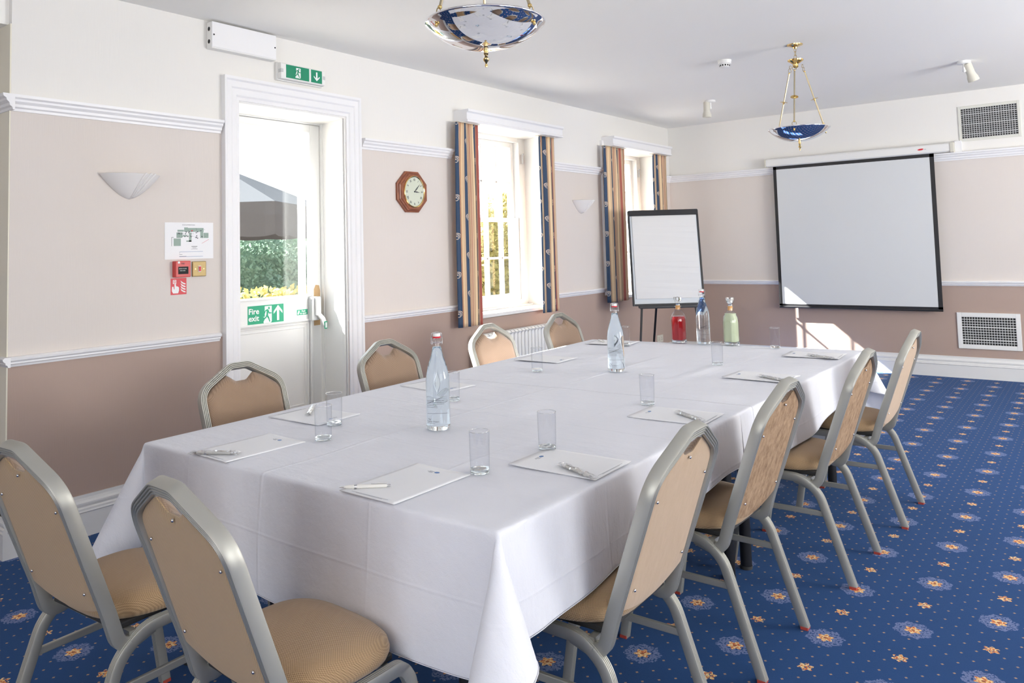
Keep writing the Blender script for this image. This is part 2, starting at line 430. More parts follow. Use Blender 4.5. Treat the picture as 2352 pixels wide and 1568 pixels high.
def text_mb(body, size, fn, depth=.0005, n0=0., align='LEFT', bold=False, shear=0., sx=1.):
    """real lettering: a font curve turned into mesh and placed by fn(u, v, n)"""
    cu = bpy.data.curves.new('lettering', 'FONT'); cu.body = body; cu.size = size; cu.align_x = align; cu.resolution_u = 3
    cu.shear = shear
    if bold: cu.offset = size*.022
    o = bpy.data.objects.new('lettering', cu); C.objects.link(o)
    dg = bpy.context.evaluated_depsgraph_get(); me = bpy.data.meshes.new_from_object(o.evaluated_get(dg))
    mb = MB(); mb.add([fn(v.co.x*sx, v.co.y, n0+depth) for v in me.vertices], [tuple(p.vertices) for p in me.polygons])
    bpy.data.objects.remove(o); bpy.data.meshes.remove(me); bpy.data.curves.remove(cu)
    return mb
def merge(dst, src): dst.add(src.v, src.f); return dst
def on_left(x, y, z): return lambda u, v, n: (x+n, y+u, z+v)     # seen from the room: u runs right (+Y), n into the room
def on_far(x, y, z): return lambda u, v, n: (x+u, y-n, z+v)
def rect2(u0, u1, v0, v1): return [(u0, v0), (u1, v0), (u1, v1), (u0, v1)]
def disc2(cu, cv, ru, rv, k=28): return [(cu+ru*math.cos(2*PI*i/k), cv+rv*math.sin(2*PI*i/k)) for i in range(k)]

D = 8.68; CEIL = 2.80; RX = 7.6; NY = -3.6; AY = 1.47      # far wall, ceiling height, right wall, rear wall, end of the left wall
# ---------------------------------------------------------------- room shell
def build_shell():
    f = MB().box(-.42, RX+.3, NY-.3, D+.3, -.12, 0).box(-1.2, -.42, NY-.3, AY+.3, -.12, 0); struct(f.build('floor', 'carpet'), 'royal blue carpet with gold and lavender flower motifs')
    c = MB().box(-.42, RX+.3, NY-.3, D+.3, CEIL, CEIL+.15).box(-1.2, -.42, NY-.3, AY+.3, CEIL, CEIL+.15); struct(c.build('ceiling', 'ceiling'), 'plain white ceiling')
    T = -.42
    w = MB()
    def seg(y0, y1, z0, z1): w.box(T, 0, y0, y1, z0, z1)
    def splay(y0, y1, y0b, y1b, z0, z1):                       # piers beside splayed openings
        v = [(0,y0,z0),(0,y1,z0),(T,y1b,z0),(T,y0b,z0),(0,y0,z1),(0,y1,z1),(T,y1b,z1),(T,y0b,z1)]
        w.add(v, [(0,1,2,3),(4,7,6,5),(0,4,5,1),(1,5,6,2),(2,6,7,3),(3,7,4,0)])
    splay(AY, 2.715, AY, 2.655, 0, CEIL)
    splay(3.56, 4.90, 3.63, 4.82, 0, CEIL)
    splay(6.00, 7.29, 6.08, 7.21, 0, CEIL)
    splay(8.39, D+.3, 8.47, D+.3, 0, CEIL)
    splay(2.715, 3.56, 2.655, 3.63, 2.345, CEIL)
    for a, b in ((4.90, 6.0), (7.29, 8.39)):
        splay(a, b, a-.08, b+.08, 2.452, CEIL); splay(a, b, a-.08, b+.08, 0, .80)
    struct(w.build('wall_left', 'wall'), 'pale pink and cream wall with door and two sash windows')
    o = MB().box(-.9, RX+.3, D, D+.3, 0, CEIL); struct(o.build('wall_far', 'wall'), 'end wall behind projector screen')
    r = MB()                                                      # right wall with two openings for the fill lights, never seen
    for a, b in ((NY-.3, -.1), (2.5, 4.3), (6.5, D+.3)): r.box(RX, RX+.3, a, b, 0, CEIL)
    for a, b in ((-.1, 2.5), (4.3, 6.5)): r.box(RX, RX+.3, a, b, 0, .6); r.box(RX, RX+.3, a, b, 2.3, CEIL)
    struct(r.build('wall_right', 'wall'))
    b = MB(); b.box(-1.2, 2.5, NY-.3, NY, 0, CEIL); b.box(6.1, RX+.3, NY-.3, NY, 0, CEIL); b.box(2.5, 6.1, NY-.3, NY, 0, .55); b.box(2.5, 6.1, NY-.3, NY, 2.35, CEIL)
    struct(b.build('wall_rear', 'wall'))
    a = MB(); a.box(-1.2, -.9, NY-.3, AY+.3, 0, CEIL)
    a.box(-.9, T+.005, AY, AY+.3, 0, CEIL)
    struct(a.build('wall_bay', 'wall'))
    v = MB().box(-.9, -.035, NY, AY, 2.56, CEIL); struct(v.build('ceiling_bay', 'ceiling'), 'lowered soffit over the window bay')
    # cream side of the pier at the bay
    e = MB().box(-.9, -.001, AY-.006, AY, 0, 2.56); struct(e.build('wall_return', 'cream'), 'narrow cream end face of the left wall')
build_shell()

PIC = [(0, 2.128), (.010, 2.128), (.012, 2.140), (.022, 2.147), (.024, 2.160), (.036, 2.172), (.038, 2.182), (.050, 2.190), (.052, 2.204), (0, 2.204)]
CHR = [(0, .893), (.010, .893), (.014, .903), (.022, .908), (.022, .916), (.032, .924), (.034, .934), (.024, .941), (0, .941)]
SKR = [(0, 0), (.020, 0), (.020, .118), (.025, .124), (.020, .131), (.020, .140), (.013, .147), (.018, .160), (.018, .168), (.010, .178), (.006, .190), (.006, .205), (0, .205)]
def mould(name, prof, runs, mat='trim', label=None):
    m = MB()
    for kind, a, b, mit in runs:
        if kind == 'L': fn = lambda u, v, n, m0=mit: (u, n, v)
        if kind == 'L': m.prism(prof, a, b, lambda u, v, n: (u, n, v))
        if kind == 'F': m.prism(prof, a, b, lambda u, v, n: (n, D-u, v))
        if kind == 'B': m.prism(prof, a, b, lambda u, v, n: (n, AY-u, v))     # bay return
    return struct(m.build(name, mat), label)
mould('trim_1', PIC, [('L', AY, 2.59, 0), ('B', -.9, .052, 0)], label='picture rail left of the door')
mould('trim_2', PIC, [('L', 3.70, 4.66, 0)], label='picture rail between door and first window')
mould('trim_3', PIC, [('L', 6.02, 7.06, 0)], label='picture rail between the windows')
mould('trim_4', PIC, [('L', 8.46, D, 0), ('F', 0, RX, 0)], label='picture rail on the end wall')
mould('trim_5', CHR, [('L', AY, 2.575, 0), ('B', -.9, .034, 0)], label='dado rail left of the door')
mould('trim_6', CHR, [('L', 3.685, 4.80, 0)], label='dado rail between door and first window')
mould('trim_7', CHR, [('L', 6.04, 7.06, 0)], label='dado rail between the windows')
mould('trim_8', CHR, [('L', 8.44, D, 0), ('F', 0, RX, 0)], label='dado rail on the end wall')
mould('baseboard_left', SKR, [('L', AY, 2.60, 0), ('L', 3.675, D, 0), ('B', -.9, .02, 0)], 'gloss_white', 'tall white moulded skirting board along the left wall')
mould('baseboard_far', SKR, [('F', 0, RX, 0)], 'gloss_white', 'tall white moulded skirting board along the end wall')
struct(MB().box(0, .028, 7.035, 7.11, .86, 2.50).build('trim_9', 'trim'), 'white upright board beside the far curtain')

# ---------------------------------------------------------------- windows
def sash(m, x0, x1, y0, y1, z0, z1, stile, top, bot, cols, rows, barw=.020):
    m.box(x0, x1, y0, y0+stile, z0, z1); m.box(x0, x1, y1-stile, y1, z0, z1)
    m.box(x0, x1, y0+stile, y1-stile, z1-top, z1); m.box(x0, x1, y0+stile, y1-stile, z0, z0+bot)
    iy0, iy1, iz0, iz1 = y0+stile, y1-stile, z0+bot, z1-top
    for k in range(1, cols):
        y = iy0+(iy1-iy0)*k/cols; m.box(x0+.006, x1-.006, y-barw/2, y+barw/2, iz0, iz1)
    for k in range(1, rows):
        z = iz0+(iz1-iz0)*k/rows; m.box(x0+.006, x1-.006, iy0, iy1, z-barw/2, z+barw/2)
    return iy0, iy1, iz0, iz1
def window(num, c, label):
    w = struct(empty('window_%d' % num, (0, 0, 0)), label)
    a0, a1 = c-.545, c+.555
    fr = MB()                                                     # box frame behind the reveal
    for y0, y1 in ((c-.625, c-.495), (c+.495, c+.635)): fr.box(-.42, -.27, y0, y1, .80, 2.452)
    fr.box(-.42, -.27, c-.495, c+.495, 2.405, 2.452); fr.box(-.42, -.27, c-.495, c+.495, .80, .895)
    for y in (c-.497, c+.485): fr.box(-.27, -.255, y, y+.012, .895, 2.405)
    fr.build('window_frame', 'gloss_white', w, bevel=.003)
    # linings of the splayed reveal
    rv = MB()
    for s, ya, yb in ((1, a1, c+.635), (-1, a0, c-.625)):
        v = [(0, ya, .80), (-.42, yb, .80), (-.42, yb, 2.452), (0, ya, 2.452)]; v2 = [(x, y-s*.006, z) for x, y, z in v]
        rv.add(v+v2, [(0, 1, 2, 3), (7, 6, 5, 4), (0, 4, 5, 1), (1, 5, 6, 2), (2, 6, 7, 3), (3, 7, 4, 0)])
    rv.box(-.27, 0, a0-.03, a1+.03, 2.446, 2.452)
    rv.build('reveal_lining', 'gloss_white', w)
    sl = MB(); sl.box(-.27, .035, a0-.12, a1+.03, .806, .838); sl.box(-.27, -.20, a0-.03, a1+.03, .838, .85)
    sl.build('window_sill', 'gloss_white', w, bevel=.008)
    lo = MB(); r1 = sash(lo, -.315, -.275, c-.49, c+.49, .895, 1.672, .045, .036, .062, 4, 2); o = lo.build('lower_sash', 'gloss_white', w, bevel=.004)
    up = MB(); r2 = sash(up, -.365, -.325, c-.49, c+.49, 1.636, 2.405, .045, .05, .036, 4, 2); o2 = up.build('upper_sash', 'gloss_white', w, bevel=.004)
    for r, x, par in ((r1, -.295, o), (r2, -.345, o2)):
        MB().box(x-.0015, x+.0015, r[0], r[1], r[2], r[3]).build('pane', 'glass', par)
    la = MB().box(-.27, -.245, c+.53, c+.545, 2.20, 2.29); la.box(-.255, -.235, c+.533, c+.542, 2.285, 2.30); la.build('sash_cord_hook', 'steel', w)
    return w
window(1, 5.445, 'white sash window with small panes behind clock side curtains')
window(2, 7.835, 'white sash window at the far corner behind the flipchart')

# ---------------------------------------------------------------- door
def door():
    d = struct(empty('door_1', (0, 0, 0)), 'white half glazed fire door in a deep moulded frame')
    # architrave: stepped profile mitred round three sides
    prof = [(0, 0), (.040, 0), (.040, .014), (.030, .022), (.030, .050), (.022, .058), (.022, .088), (.012, .096), (.012, .112), (0, .112)]   # (projection, offset from outer edge)
    y0, y1, zt = 2.600, 3.676, 2.487; m = MB()
    n = len(prof); rings = []
    for (sy, sz, px) in ((y0, 0, 1), (y0, zt, 2), (y1, zt, 3), (y1, 0, 4)):
        ring = []
        for p, o in prof:
            yy = sy+o if px in (1, 2) else sy-o; zz = sz-o*1.26 if px in (2, 3) else sz
            ring.append((p, yy, zz))
        rings.append(ring)
    vs = [v for r_ in rings for v in r_]; fs = []
    for k in range(3):
        for i in range(n): fs.append((k*n+i, k*n+(i+1) % n, (k+1)*n+(i+1) % n, (k+1)*n+i))
    fs += [tuple(range(n)), tuple(range(3*n, 4*n))]
    m.add(vs, fs); m.build('architrave', 'trim', d)
    pl = MB().box(0, .044, 3.558, 3.678, 0, .24); pl.box(0, .044, 2.598, 2.716, 0, .24); build_each(pl, 'plinth_block', 'trim', d, bevel=.003)
    # reveal lining with two fields
    rv = MB()
    for s, ya, yb in ((1, 3.56, 3.617), (-1, 2.715, 2.66)):
        v = [(0, ya, 0), (-.345, yb, 0), (-.345, yb, 2.345), (0, ya, 2.345)]; v2 = [(x, y-s*.006, z) for x, y, z in v]
        rv.add(v+v2, [(0, 1, 2, 3), (7, 6, 5, 4), (0, 4, 5, 1), (1, 5, 6, 2), (2, 6, 7, 3), (3, 7, 4, 0)])
        for xx in (-.03, -.318): rv.box(xx-.012, xx+.012, (ya if xx > -.1 else yb-s*.004)-s*.004, (ya if xx > -.1 else yb-s*.004)-s*.014, 0, 2.34)
    rv.box(-.345, -.001, 2.66, 3.61, 2.333, 2.347); rv.build('reveal_lining', 'gloss_white', d)
    MB().box(-.36, 0, 2.66, 3.62, -.005, .012).build('threshold', 'bare_wood', d)
    fr = MB(); fr.box(-.42, -.33, 2.62, 2.668, 0, 2.345); fr.box(-.42, -.33, 3.606, 3.66, 0, 2.345); fr.box(-.42, -.33, 2.668, 3.606, 2.325, 2.40)
    fr.build('door_frame', 'gloss_white', d)
    X0, X1 = -.385, -.34; L0, L1 = 2.672, 3.600
    lf = MB(); lf.box(X0, X1, L0, L0+.085, .02, 2.322); lf.box(X0, X1, L1-.085, L1, .02, 2.322)
    lf.box(X0, X1, L0+.085, L1-.085, 2.268, 2.322); lf.box(X0, X1, L0+.085, L1-.085, .925, 1.09); lf.box(X0, X1, L0+.085, L1-.085, .02, .28)
    lf.box(X0+.012, X1-.014, L0+.085, L1-.085, .28, .925)
    leaf = lf.build('door_leaf', 'gloss_white', d, bevel=.002)
    bd = MB()                                                     # glazing bead and panel mouldings
    def frame2(y0, y1, z0, z1, w, x0, x1):
        bd.box(x0, x1, y0, y0+w, z0, z1); bd.box(x0, x1, y1-w, y1, z0, z1); bd.box(x0, x1, y0+w, y1-w, z0, z0+w); bd.box(x0, x1, y0+w, y1-w, z1-w, z1)
    frame2(L0+.080, L1-.08, 1.085, 2.275, .012, X1-.012, X1+.006)
    frame2(L0+.08, L1-.08, .275, .93, .016, X1-.014, X1+.008); frame2(L0+.105, L1-.105, .30, .905, .012, X1-.016, X1-.006)
    frame2(L0+.135, L1-.135, .33, .875, .008, X1-.016, X1-.010)
    bd.build('moulding', 'gloss_white', leaf, bevel=.003)
    MB().box(-.3645, -.3605, L0+.085, L1-.085, 1.09, 2.268).build('pane', 'glass', leaf)
    MB().box(X0-.012, X0, L0+.085, L1-.085, 1.085, 1.10).build('weather_bead', 'gloss_white', leaf)
    return d
door()
def worn_patch():
    m = MB(); pts = [(-.03, .0), (.025, 0), (.027, .25), (.018, .285), (-.012, .29), (-.028, .26)]
    m.prism(pts, 0, .0015, on_left(-.34, 3.565, .875))
    o = m.build('trim_10', 'bare_wood'); struct(o, 'bare wood patch behind the panic latch')
worn_patch()

# ---------------------------------------------------------------- signs
def man2():
    """running figure and doorway, unit box 0..1 wide, 0..1 high; returns (white polys, green polys)"""
    white = [[(.12, .36), (.30, .36), (.30, .96), (1.0, .96), (1.0, .10), (.92, .0), (.20, .0), (.16, .08), (.30, .22), (.30, .30)]]
    gp = [disc2(.72, .84, .085, .085, 16),
          [(.40, .74), (.56, .80), (.70, .72), (.76, .60), (.98, .58), (.98, .52), (.72, .52), (.66, .60), (.62, .44), (.74, .30), (.84, .08), (.76, .04), (.64, .24), (.50, .36), (.46, .30), (.40, .26), (.10, .22), (.12, .28), (.36, .34), (.46, .48), (.48, .68), (.40, .68), (.30, .54), (.24, .58), (.36, .74)]]
    return white, gp
def place(m, polys, fn, ou, ov, su, sv, n0, n1):
    for p in polys: m.prism([(ou+a*su, ov+b*sv) for a, b in p], n0, n1, fn)
def arrow2(up=True):
    p = [(.5, 1.0), (.98, .60), (.98, .44), (.62, .70), (.62, 0), (.38, 0), (.38, .70), (.02, .44), (.02, .60)]
    return [p if up else [(a, 1-b) for a, b in p]]
def signs():
    # Fire exit sign on the door
    fn = on_left(-.34, 2.995, .928); W, H = .283, .124
    b = MB().prism(rect2(0, W, 0, H), 0, .0012, fn).build('fire_exit_sign', 'green'); tag(b, 'green Fire exit sign with running figure and up arrow on the door', 'sign')
    w = MB(); wh, gp = man2(); place(w, wh, fn, .108, .003, .078, .118, .0012, .0017); place(w, arrow2(), fn, .200, .014, .074, .104, .0012, .0017)
    merge(w, text_mb('Fire', .052, fn, .0004, .0014, bold=True)); t = text_mb('Fire', .052, lambda u, v, n: fn(u+.006, v+.070, n), .0004, .0014, bold=True)
    w = MB(); place(w, wh, fn, .108, .003, .078, .118, .0012, .0017); place(w, arrow2(), fn, .200, .014, .074, .104, .0012, .0017); merge(w, t)
    merge(w, text_mb('exit', .052, lambda u, v, n: fn(u+.006, v+.024, n), .0004, .0014, bold=True)); w.build('lettering', 'white_ink', b)
    g = MB(); place(g, gp, fn, .108, .003, .078, .118, .0017, .0022); g.build('running_figure', 'green', b)
    # Push to open
    fn2 = on_left(-.34, 3.388, .960)
    b2 = MB().prism(rect2(0, .092, 0, .038), 0, .0012, fn2).build('push_to_open_sign', 'green'); tag(b2, 'small green Push to open sign beside the door latch', 'sign')
    w2 = text_mb('Push', .017, lambda u, v, n: fn2(u+.040, v+.021, n), .0004, .0012, bold=True); merge(w2, text_mb('to open', .017, lambda u, v, n: fn2(u+.027, v+.006, n), .0004, .0012, bold=True))
    w2.prism([(.005, .006), (.012, .004), (.020, .014), (.024, .026), (.018, .034), (.012, .030), (.006, .016)], .0012, .0016, fn2); w2.build('lettering', 'white_ink', b2)
    # lit exit sign above the door
    e = empty('exit_light_box', (0, 3.165, 2.575)); tag(e, 'green and white exit light box with down arrow above the door', 'sign')
    MB().box(0, .022, -.183, .183, -.060, .060).build('back_box', 'plastic', e, bevel=.006, bseg=3)
    hb = MB(); pr = [(.022, -.054), (.050, -.052), (.0566, -.046), (.058, 0), (.0566, .046), (.050, .052), (.022, .054)]
    hb.prism(pr, -.176, .176, lambda u, v, n: (u, n, v)); hb.build('diffuser', 'plastic', e, smooth=True, bevel=.003)
    def curved(y0, y1, z0, z1, off):
        m = MB(); k = 10; vs = []
        for i in range(k+1):
            z = z0+(z1-z0)*i/k; x = .0585-.0012*(z/.05)**2+off
            vs += [(x, y0, z), (x, y1, z)]
        m.add(vs, [(2*i, 2*i+1, 2*i+3, 2*i+2) for i in range(k)]); return m
    gm = curved(-.138, .044, -.043, .043, 0); merge(gm, curved(.060, .150, -.043, .043, 0)); gm.build('green_legend', 'green_lamp', e, solid=.0008)
    fn3 = lambda u, v, n: (n + .0598-.0012*((v-.043)/.05)**2, u-.138, v-.043)
    wm = MB(); place(wm, wh, fn3, .062, .008, .050, .070, 0, .0008); place(wm, arrow2(False), fn3, .218, .012, .050, .060, 0, .0008); wm.build('pictogram', 'white_ink', e)
    gm2 = MB(); place(gm2, gp, fn3, .062, .008, .050, .070, .0008, .0014); gm2.build('running_figure', 'green_lamp', e)
    cl = MB()
    for y in (-.168, .168): cl.box(.028, .060, y-.010, y+.010, -.012, .012)
    build_each(cl, 'clip', 'greyplastic', e, bevel=.003)
    # box above
    q = empty('emergency_control_box', (0, 2.73, 2.71)); tag(q, 'long white metal box high on the wall left of the exit light', 'box')
    MB().box(0, .055, -.226, .226, -.082, .078).build('housing', 'plastic', q, bevel=.004)
    MB().box(.053, .058, -.224, .224, -.074, .0785).build('cover', 'trim', q, bevel=.002)
    h = MB()
    for z in (-.035, .035): h.lathe([(.0001, 0), (.011, 0), (.011, .002)], 16).xf(Matrix.Identity(4))
    h = MB()
    for z in (-.040, .036): h.prism(disc2(.028, z, .011, .013, 16), -.2275, -.2255, lambda u, v, n: (u, n, v))
    for y in (-.212, .214): h.prism(disc2(y, .0, .005, .005, 12), .058, .0595, lambda u, v, n: (n, u, v))
    build_each(h, 'knockout_hole', 'darkhole', q)
    # floor plan poster (A4 landscape)
    fn = on_left(0, 2.244, 1.381); P = MB().prism(rect2(0, .297, 0, .21), .0005, .0025, fn).build('floor_plan_notice', 'paper'); tag(P, 'white A4 evacuation plan notice taped above the red call point', 'notice')
    g = MB(); s = .297/1073*1.16; 
    def R(x0, x1, y0, y1): return rect2((x0-70)*.297/915, (x1-70)*.297/915, .21-(y1-85)*.21/700, .21-(y0-85)*.21/700)
    for r_ in ((425, 495, 180, 262), (495, 795, 190, 265), (300, 420, 225, 262), (282, 390, 275, 380), (395, 485, 325, 355), (515, 562, 280, 455), (465, 562, 430, 455), (795, 890, 285, 385), (730, 790, 265, 385), (230, 362, 390, 532)):
        g.prism(R(*r_), .0025, .0027, fn)
    g.build('plan_fill', 'planfill', P)
    ink = MB()
    rnd = random.Random(3)
    for k in range(60):
        x = rnd.uniform(300, 880); y = rnd.uniform(195, 380) if x > 500 else rnd.uniform(230, 350); ink.prism(R(x, x+rnd.choice((4, 22)), y, y+rnd.choice((4, 16))), .0027, .0029, fn)
    for k in range(8): ink.prism(R(300+k*15, 304+k*15, 285, 320), .0027, .0029, fn)
    ink.prism(R(190, 196, 370, 535), .0027, .0029, fn); ink.prism(R(190, 230, 366, 372), .0027, .0029, fn)
    for y0, x0, x1 in ((540, 560, 675), (552, 562, 672), (571, 582, 652), (594, 556, 678), (694, 333, 390), (664, 333, 350), (728, 333, 465)): ink.prism(R(x0, x1, y0, y0+5), .0027, .0029, fn)
    merge(ink, text_mb('EVACUATION PLAN', .0085, lambda u, v, n: fn(u+.104, v+.193, n), .0003, .0026)); ink.build('plan_lines', 'darkink', P)
    bl = MB(); 
    for y0 in (643, 736): bl.prism(R(333, 780, y0, y0+5), .0027, .0029, fn)
    bl.build('blue_rule', 'blueink', P)
    rd = MB(); rd.prism(R(562, 584, 232, 252), .0029, .0031, fn); rd.prism([((760-70)*.297/915, .21-(492-85)*.3e-3), ((762-70)*.297/915, .21-(486-85)*.3e-3), ((896-70)*.297/915, .21-(410-85)*.3e-3), ((895-70)*.297/915, .21-(416-85)*.3e-3)], .0027, .003, fn); rd.build('red_arrow', 'red', P)
    # red call point
    c = empty('fire_call_point', (0, 2.333, 1.325)); tag(c, 'red FIRE break glass call point on the wall left of door', 'alarm')
    cb = MB(); cb.box(0, .040, -.045, .045, -.046, .046); cb.build('housing', 'red2', c, bevel=.004)
    MB().box(.040, .0405, -.031, .030, -.028, .014).build('window_recess', 'darkhole', c)
    fnc = on_left(.0405, -.030, -.026)
    tx = text_mb('BREAK GLASS', .0075, lambda u, v, n: fnc(u+.003, v+.026, n), .0003, .0004); merge(tx, text_mb('PRESS HERE', .0065, lambda u, v, n: fnc(u+.008, v+.015, n), .0003, .0004))
    tx.prism(disc2(-.0, .060, .0065, .0065, 20), 0, .0006, lambda u, v, n: fnc(u+.003, v+.004, n)); tx.build('white_print', 'white_ink', c)
    text_mb('FIRE', .012, lambda u, v, n: fnc(u+.016, v+.053, n), .0003, .0004).build('dark_print', 'darkink', c)
    # brass switch
    s_ = empty('brass_switch', (0, 2.449, 1.322)); tag(s_, 'square brass switch plate with red rocker beside the call point', 'switch')
    MB().box(0, .010, -.043, .043, -.044, .044).build('plate', 'satin_brass', s_, bevel=.004)
    MB().box(.010, .013, -.0085, .0085, -.018, .018).build('rocker_surround', 'plastic', s_)
    MB().box(.012, .017, -.006, .006, -.014, .014).build('rocker', 'red', s_, bevel=.001)
    z = MB(); 
    for y in (-.026, .026): z.prism(disc2(y, 0, .0035, .0035, 12), .010, .0115, lambda u, v, n: (n, u, v))
    build_each(z, 'screw', 'brass', s_)
    # red fire sign below
    fn = on_left(0, 2.279, 1.181); K = MB().prism(rect2(0, .094, 0, .093), 0, .0012, fn).build('call_point_sign', 'red'); tag(K, 'red and white sign with pressing hand and flames below the call point', 'sign')
    w = MB()
    w.prism([(.022, .060), (.022, .030), (.018, .032), (.016, .046), (.008, .046), (.007, .022), (.014, .008), (.044, .008), (.049, .024), (.049, .040), (.042, .046), (.032, .048), (.030, .062)], .0012, .0016, fn)
    for a in (rect2(.013, .033, .062, .066), rect2(.013, .033, .080, .084), rect2(.013, .017, .066, .080), rect2(.029, .033, .066, .080)): w.prism(a, .0012, .0016, fn)
    w.prism(disc2(.023, .073, .004, .004, 14), .0012, .0016, fn)
    for k in range(4):
        y = .010+k*.015; w.prism([(.088, y), (.088, y+.006), (.074, y+.012), (.058, y+.024), (.064, y+.010), (.076, y+.003)], .0012, .0016, fn)
    w.build('pictogram', 'white_ink', K)
signs()
def latch():
    e = empty('panic_latch', (-.34, 3.52, 1.0)); tag(e, 'grey metal push pad panic latch on the door edge', 'latch')
    m = MB(); m.prism([(-.035, -.085), (-.035, .07), (-.028, .083), (.045, .083), (.045, -.07), (.03, -.085)], 0, .045, lambda u, v, n: (n, u, v)); m.build('body', 'greyplastic', e, bevel=.004)
    MB().prism([(-.012, -.05), (-.012, .078), (.030, .078), (.030, -.05)], .045, .066, lambda u, v, n: (n, u, v)).build('cover', 'plastic', e, bevel=.005)
    a = MB(); a.sweep([(.055, .018, -.045), (.085, .028, -.075), (.10, .036, -.12)], [(-.008, -.017), (.008, -.017), (.008, .017), (-.008, .017)], (1, 0, 0)); h = a.build('push_arm', 'plastic', e, bevel=.004)
    t = MB(); t.box(.104, .108, .024, .048, -.145, -.092); t.build('grip_tip', 'green', e, bevel=.004)
    MB().box(.1085, .110, .029, .043, -.138, -.099).build('grip_label', 'white_ink', e, bevel=.001)
latch()

# ---------------------------------------------------------------- clock
def clock():
    e = empty('wall_clock', (0, 4.195, 1.838)); tag(e, 'octagonal brown wooden wall clock with oval cream dial', 'clock')
    def oc(w, h, cw, ch): return [(-w, -ch), (-cw, -h), (cw, -h), (w, -ch), (w, ch), (cw, h), (-cw, h), (-w, ch)]
    m = MB(); ring = [(oc(.158, .156, .066, .062), 0), (oc(.158, .156, .066, .062), .018), (oc(.148, .147, .062, .058), .020), (oc(.145, .144, .061, .057), .028), (oc(.134, .133, .056, .053), .031), (oc(.130, .130, .054, .051), .038)]
    vs = [(n, a, b) for p, n in ring for a, b in p]; fs = []
    for k in range(len(ring)-1):
        for i in range(8): fs.append((k*8+i, k*8+(i+1) % 8, (k+1)*8+(i+1) % 8, (k+1)*8+i))
    fs += [tuple(range(8)), tuple(range((len(ring)-1)*8, len(ring)*8))]; m.add(vs, fs); m.build('case', 'wood', e)
    def orim(a, b, n0, n1): return [(disc2(0, 0, a, b, 40), n0), (disc2(0, 0, a, b, 40), n1)]
    bz = MB(); R_ = [(.110, .122, .038), (.110, .122, .044), (.106, .118, .047), (.100, .112, .043)]
    vs = [(n, u, v) for a, b, n in R_ for u, v in disc2(0, 0, a, b, 40)]; fs = []
    for k in range(3):
        for i in range(40): fs.append((k*40+i, k*40+(i+1) % 40, (k+1)*40+(i+1) % 40, (k+1)*40+i))
    bz.add(vs, fs); bz.build('bezel', 'brass', e, smooth=True)
    MB().prism(disc2(0, 0, .101, .113, 40), .0385, .0405, lambda u, v, n: (n, u, v)).build('dial', 'dial', e)
    fn = lambda u, v, n: (.0405+n, u, v); nm = MB(); num = ['XII', 'I', 'II', 'III', 'IIII', 'V', 'VI', 'VII', 'VIII', 'IX', 'X', 'XI']
    for k, tnum in enumerate(num):
        a = PI/2-2*PI*k/12; cu, cv = .080*math.cos(a), .092*math.sin(a); ro = a-PI/2
        merge(nm, text_mb(tnum, .024, lambda u, v, n, cu=cu, cv=cv, ro=ro: fn(cu+u*math.cos(ro)-(v-.008)*math.sin(ro), cv+u*math.sin(ro)+(v-.008)*math.cos(ro), n), .0003, .0003, 'CENTER', True, sx=.75))
    nm.build('numerals', 'darkink', e)
    def hand(a, L, w):
        d = (math.cos(a), math.sin(a)); q = (-d[1], d[0]); return [(-d[0]*.01, -d[1]*.01), (d[0]*L*.35+q[0]*w, d[1]*L*.35+q[1]*w), (d[0]*L, d[1]*L), (d[0]*L*.35-q[0]*w, d[1]*L*.35-q[1]*w)]
    h = MB(); h.prism(hand(PI/2-2*PI*3.12/12, .055, .005), .002, .003, fn); h.build('hour_hand', 'darkink', e)
    h = MB(); h.prism(hand(PI/2-2*PI*7.3/60, .082, .004), .0035, .0045, fn); h.prism(disc2(0, 0, .005, .005, 14), .0, .0055, fn); h.build('minute_hand', 'darkink', e)
clock()

# ---------------------------------------------------------------- sconces
def sconce(y, z, label, first=None):
    if first is not None:
        o = copy_tree(first); o.location = (0, y, z); o['label'] = label; return o
    e = empty('wall_sconce', (0, y, z)); tag(e, label, 'wall light', 'plaster half bowl wall lights')
    N = 40; prof = []
    for i in range(15):
        t = i/14; prof.append((1-(1-t)**1.0 if 0 else math.sin(t*PI/2)**1.0, t))
    vs = []; fs = []
    def P(t, a, off=0.):
        r = math.sin(t*PI/2)**.80; zz = -.130*(1-math.sin(t*PI/2)**1.22); return ((.125*r+off)*math.sin(a), -(.158*r+off)*math.cos(a), zz)
    K = 18
    for i in range(K+1):
        for j in range(N+1): vs.append(P(i/K, PI*j/N))
    for i in range(K):
        for j in range(N): fs.append((i*(N+1)+j, i*(N+1)+j+1, (i+1)*(N+1)+j+1, (i+1)*(N+1)+j))
    m = MB(); m.add(vs, fs); m.build('bowl', 'plaster', e, smooth='all', solid=.005)
    # raised bands sweeping down the front
    b = MB()
    for k, (a0, wd) in enumerate(((1.78, .05), (1.98, .035), (2.16, .05))):
        pts = []
        for i in range(1, K+1):
            t = i/K; a = a0-(1-t)*.25; pts.append(P(t, a, .004))
        b.tube(pts, [.0045+.003*(i/K) for i in range(len(pts))], 8)
    build_each(b, 'band', 'plaster', e, smooth='all')
    return e
s0 = sconce(2.045, 1.846, 'white plaster half bowl wall light left of the door')
sconce(6.62, 1.846, 'white plaster half bowl wall light between the two windows', s0)

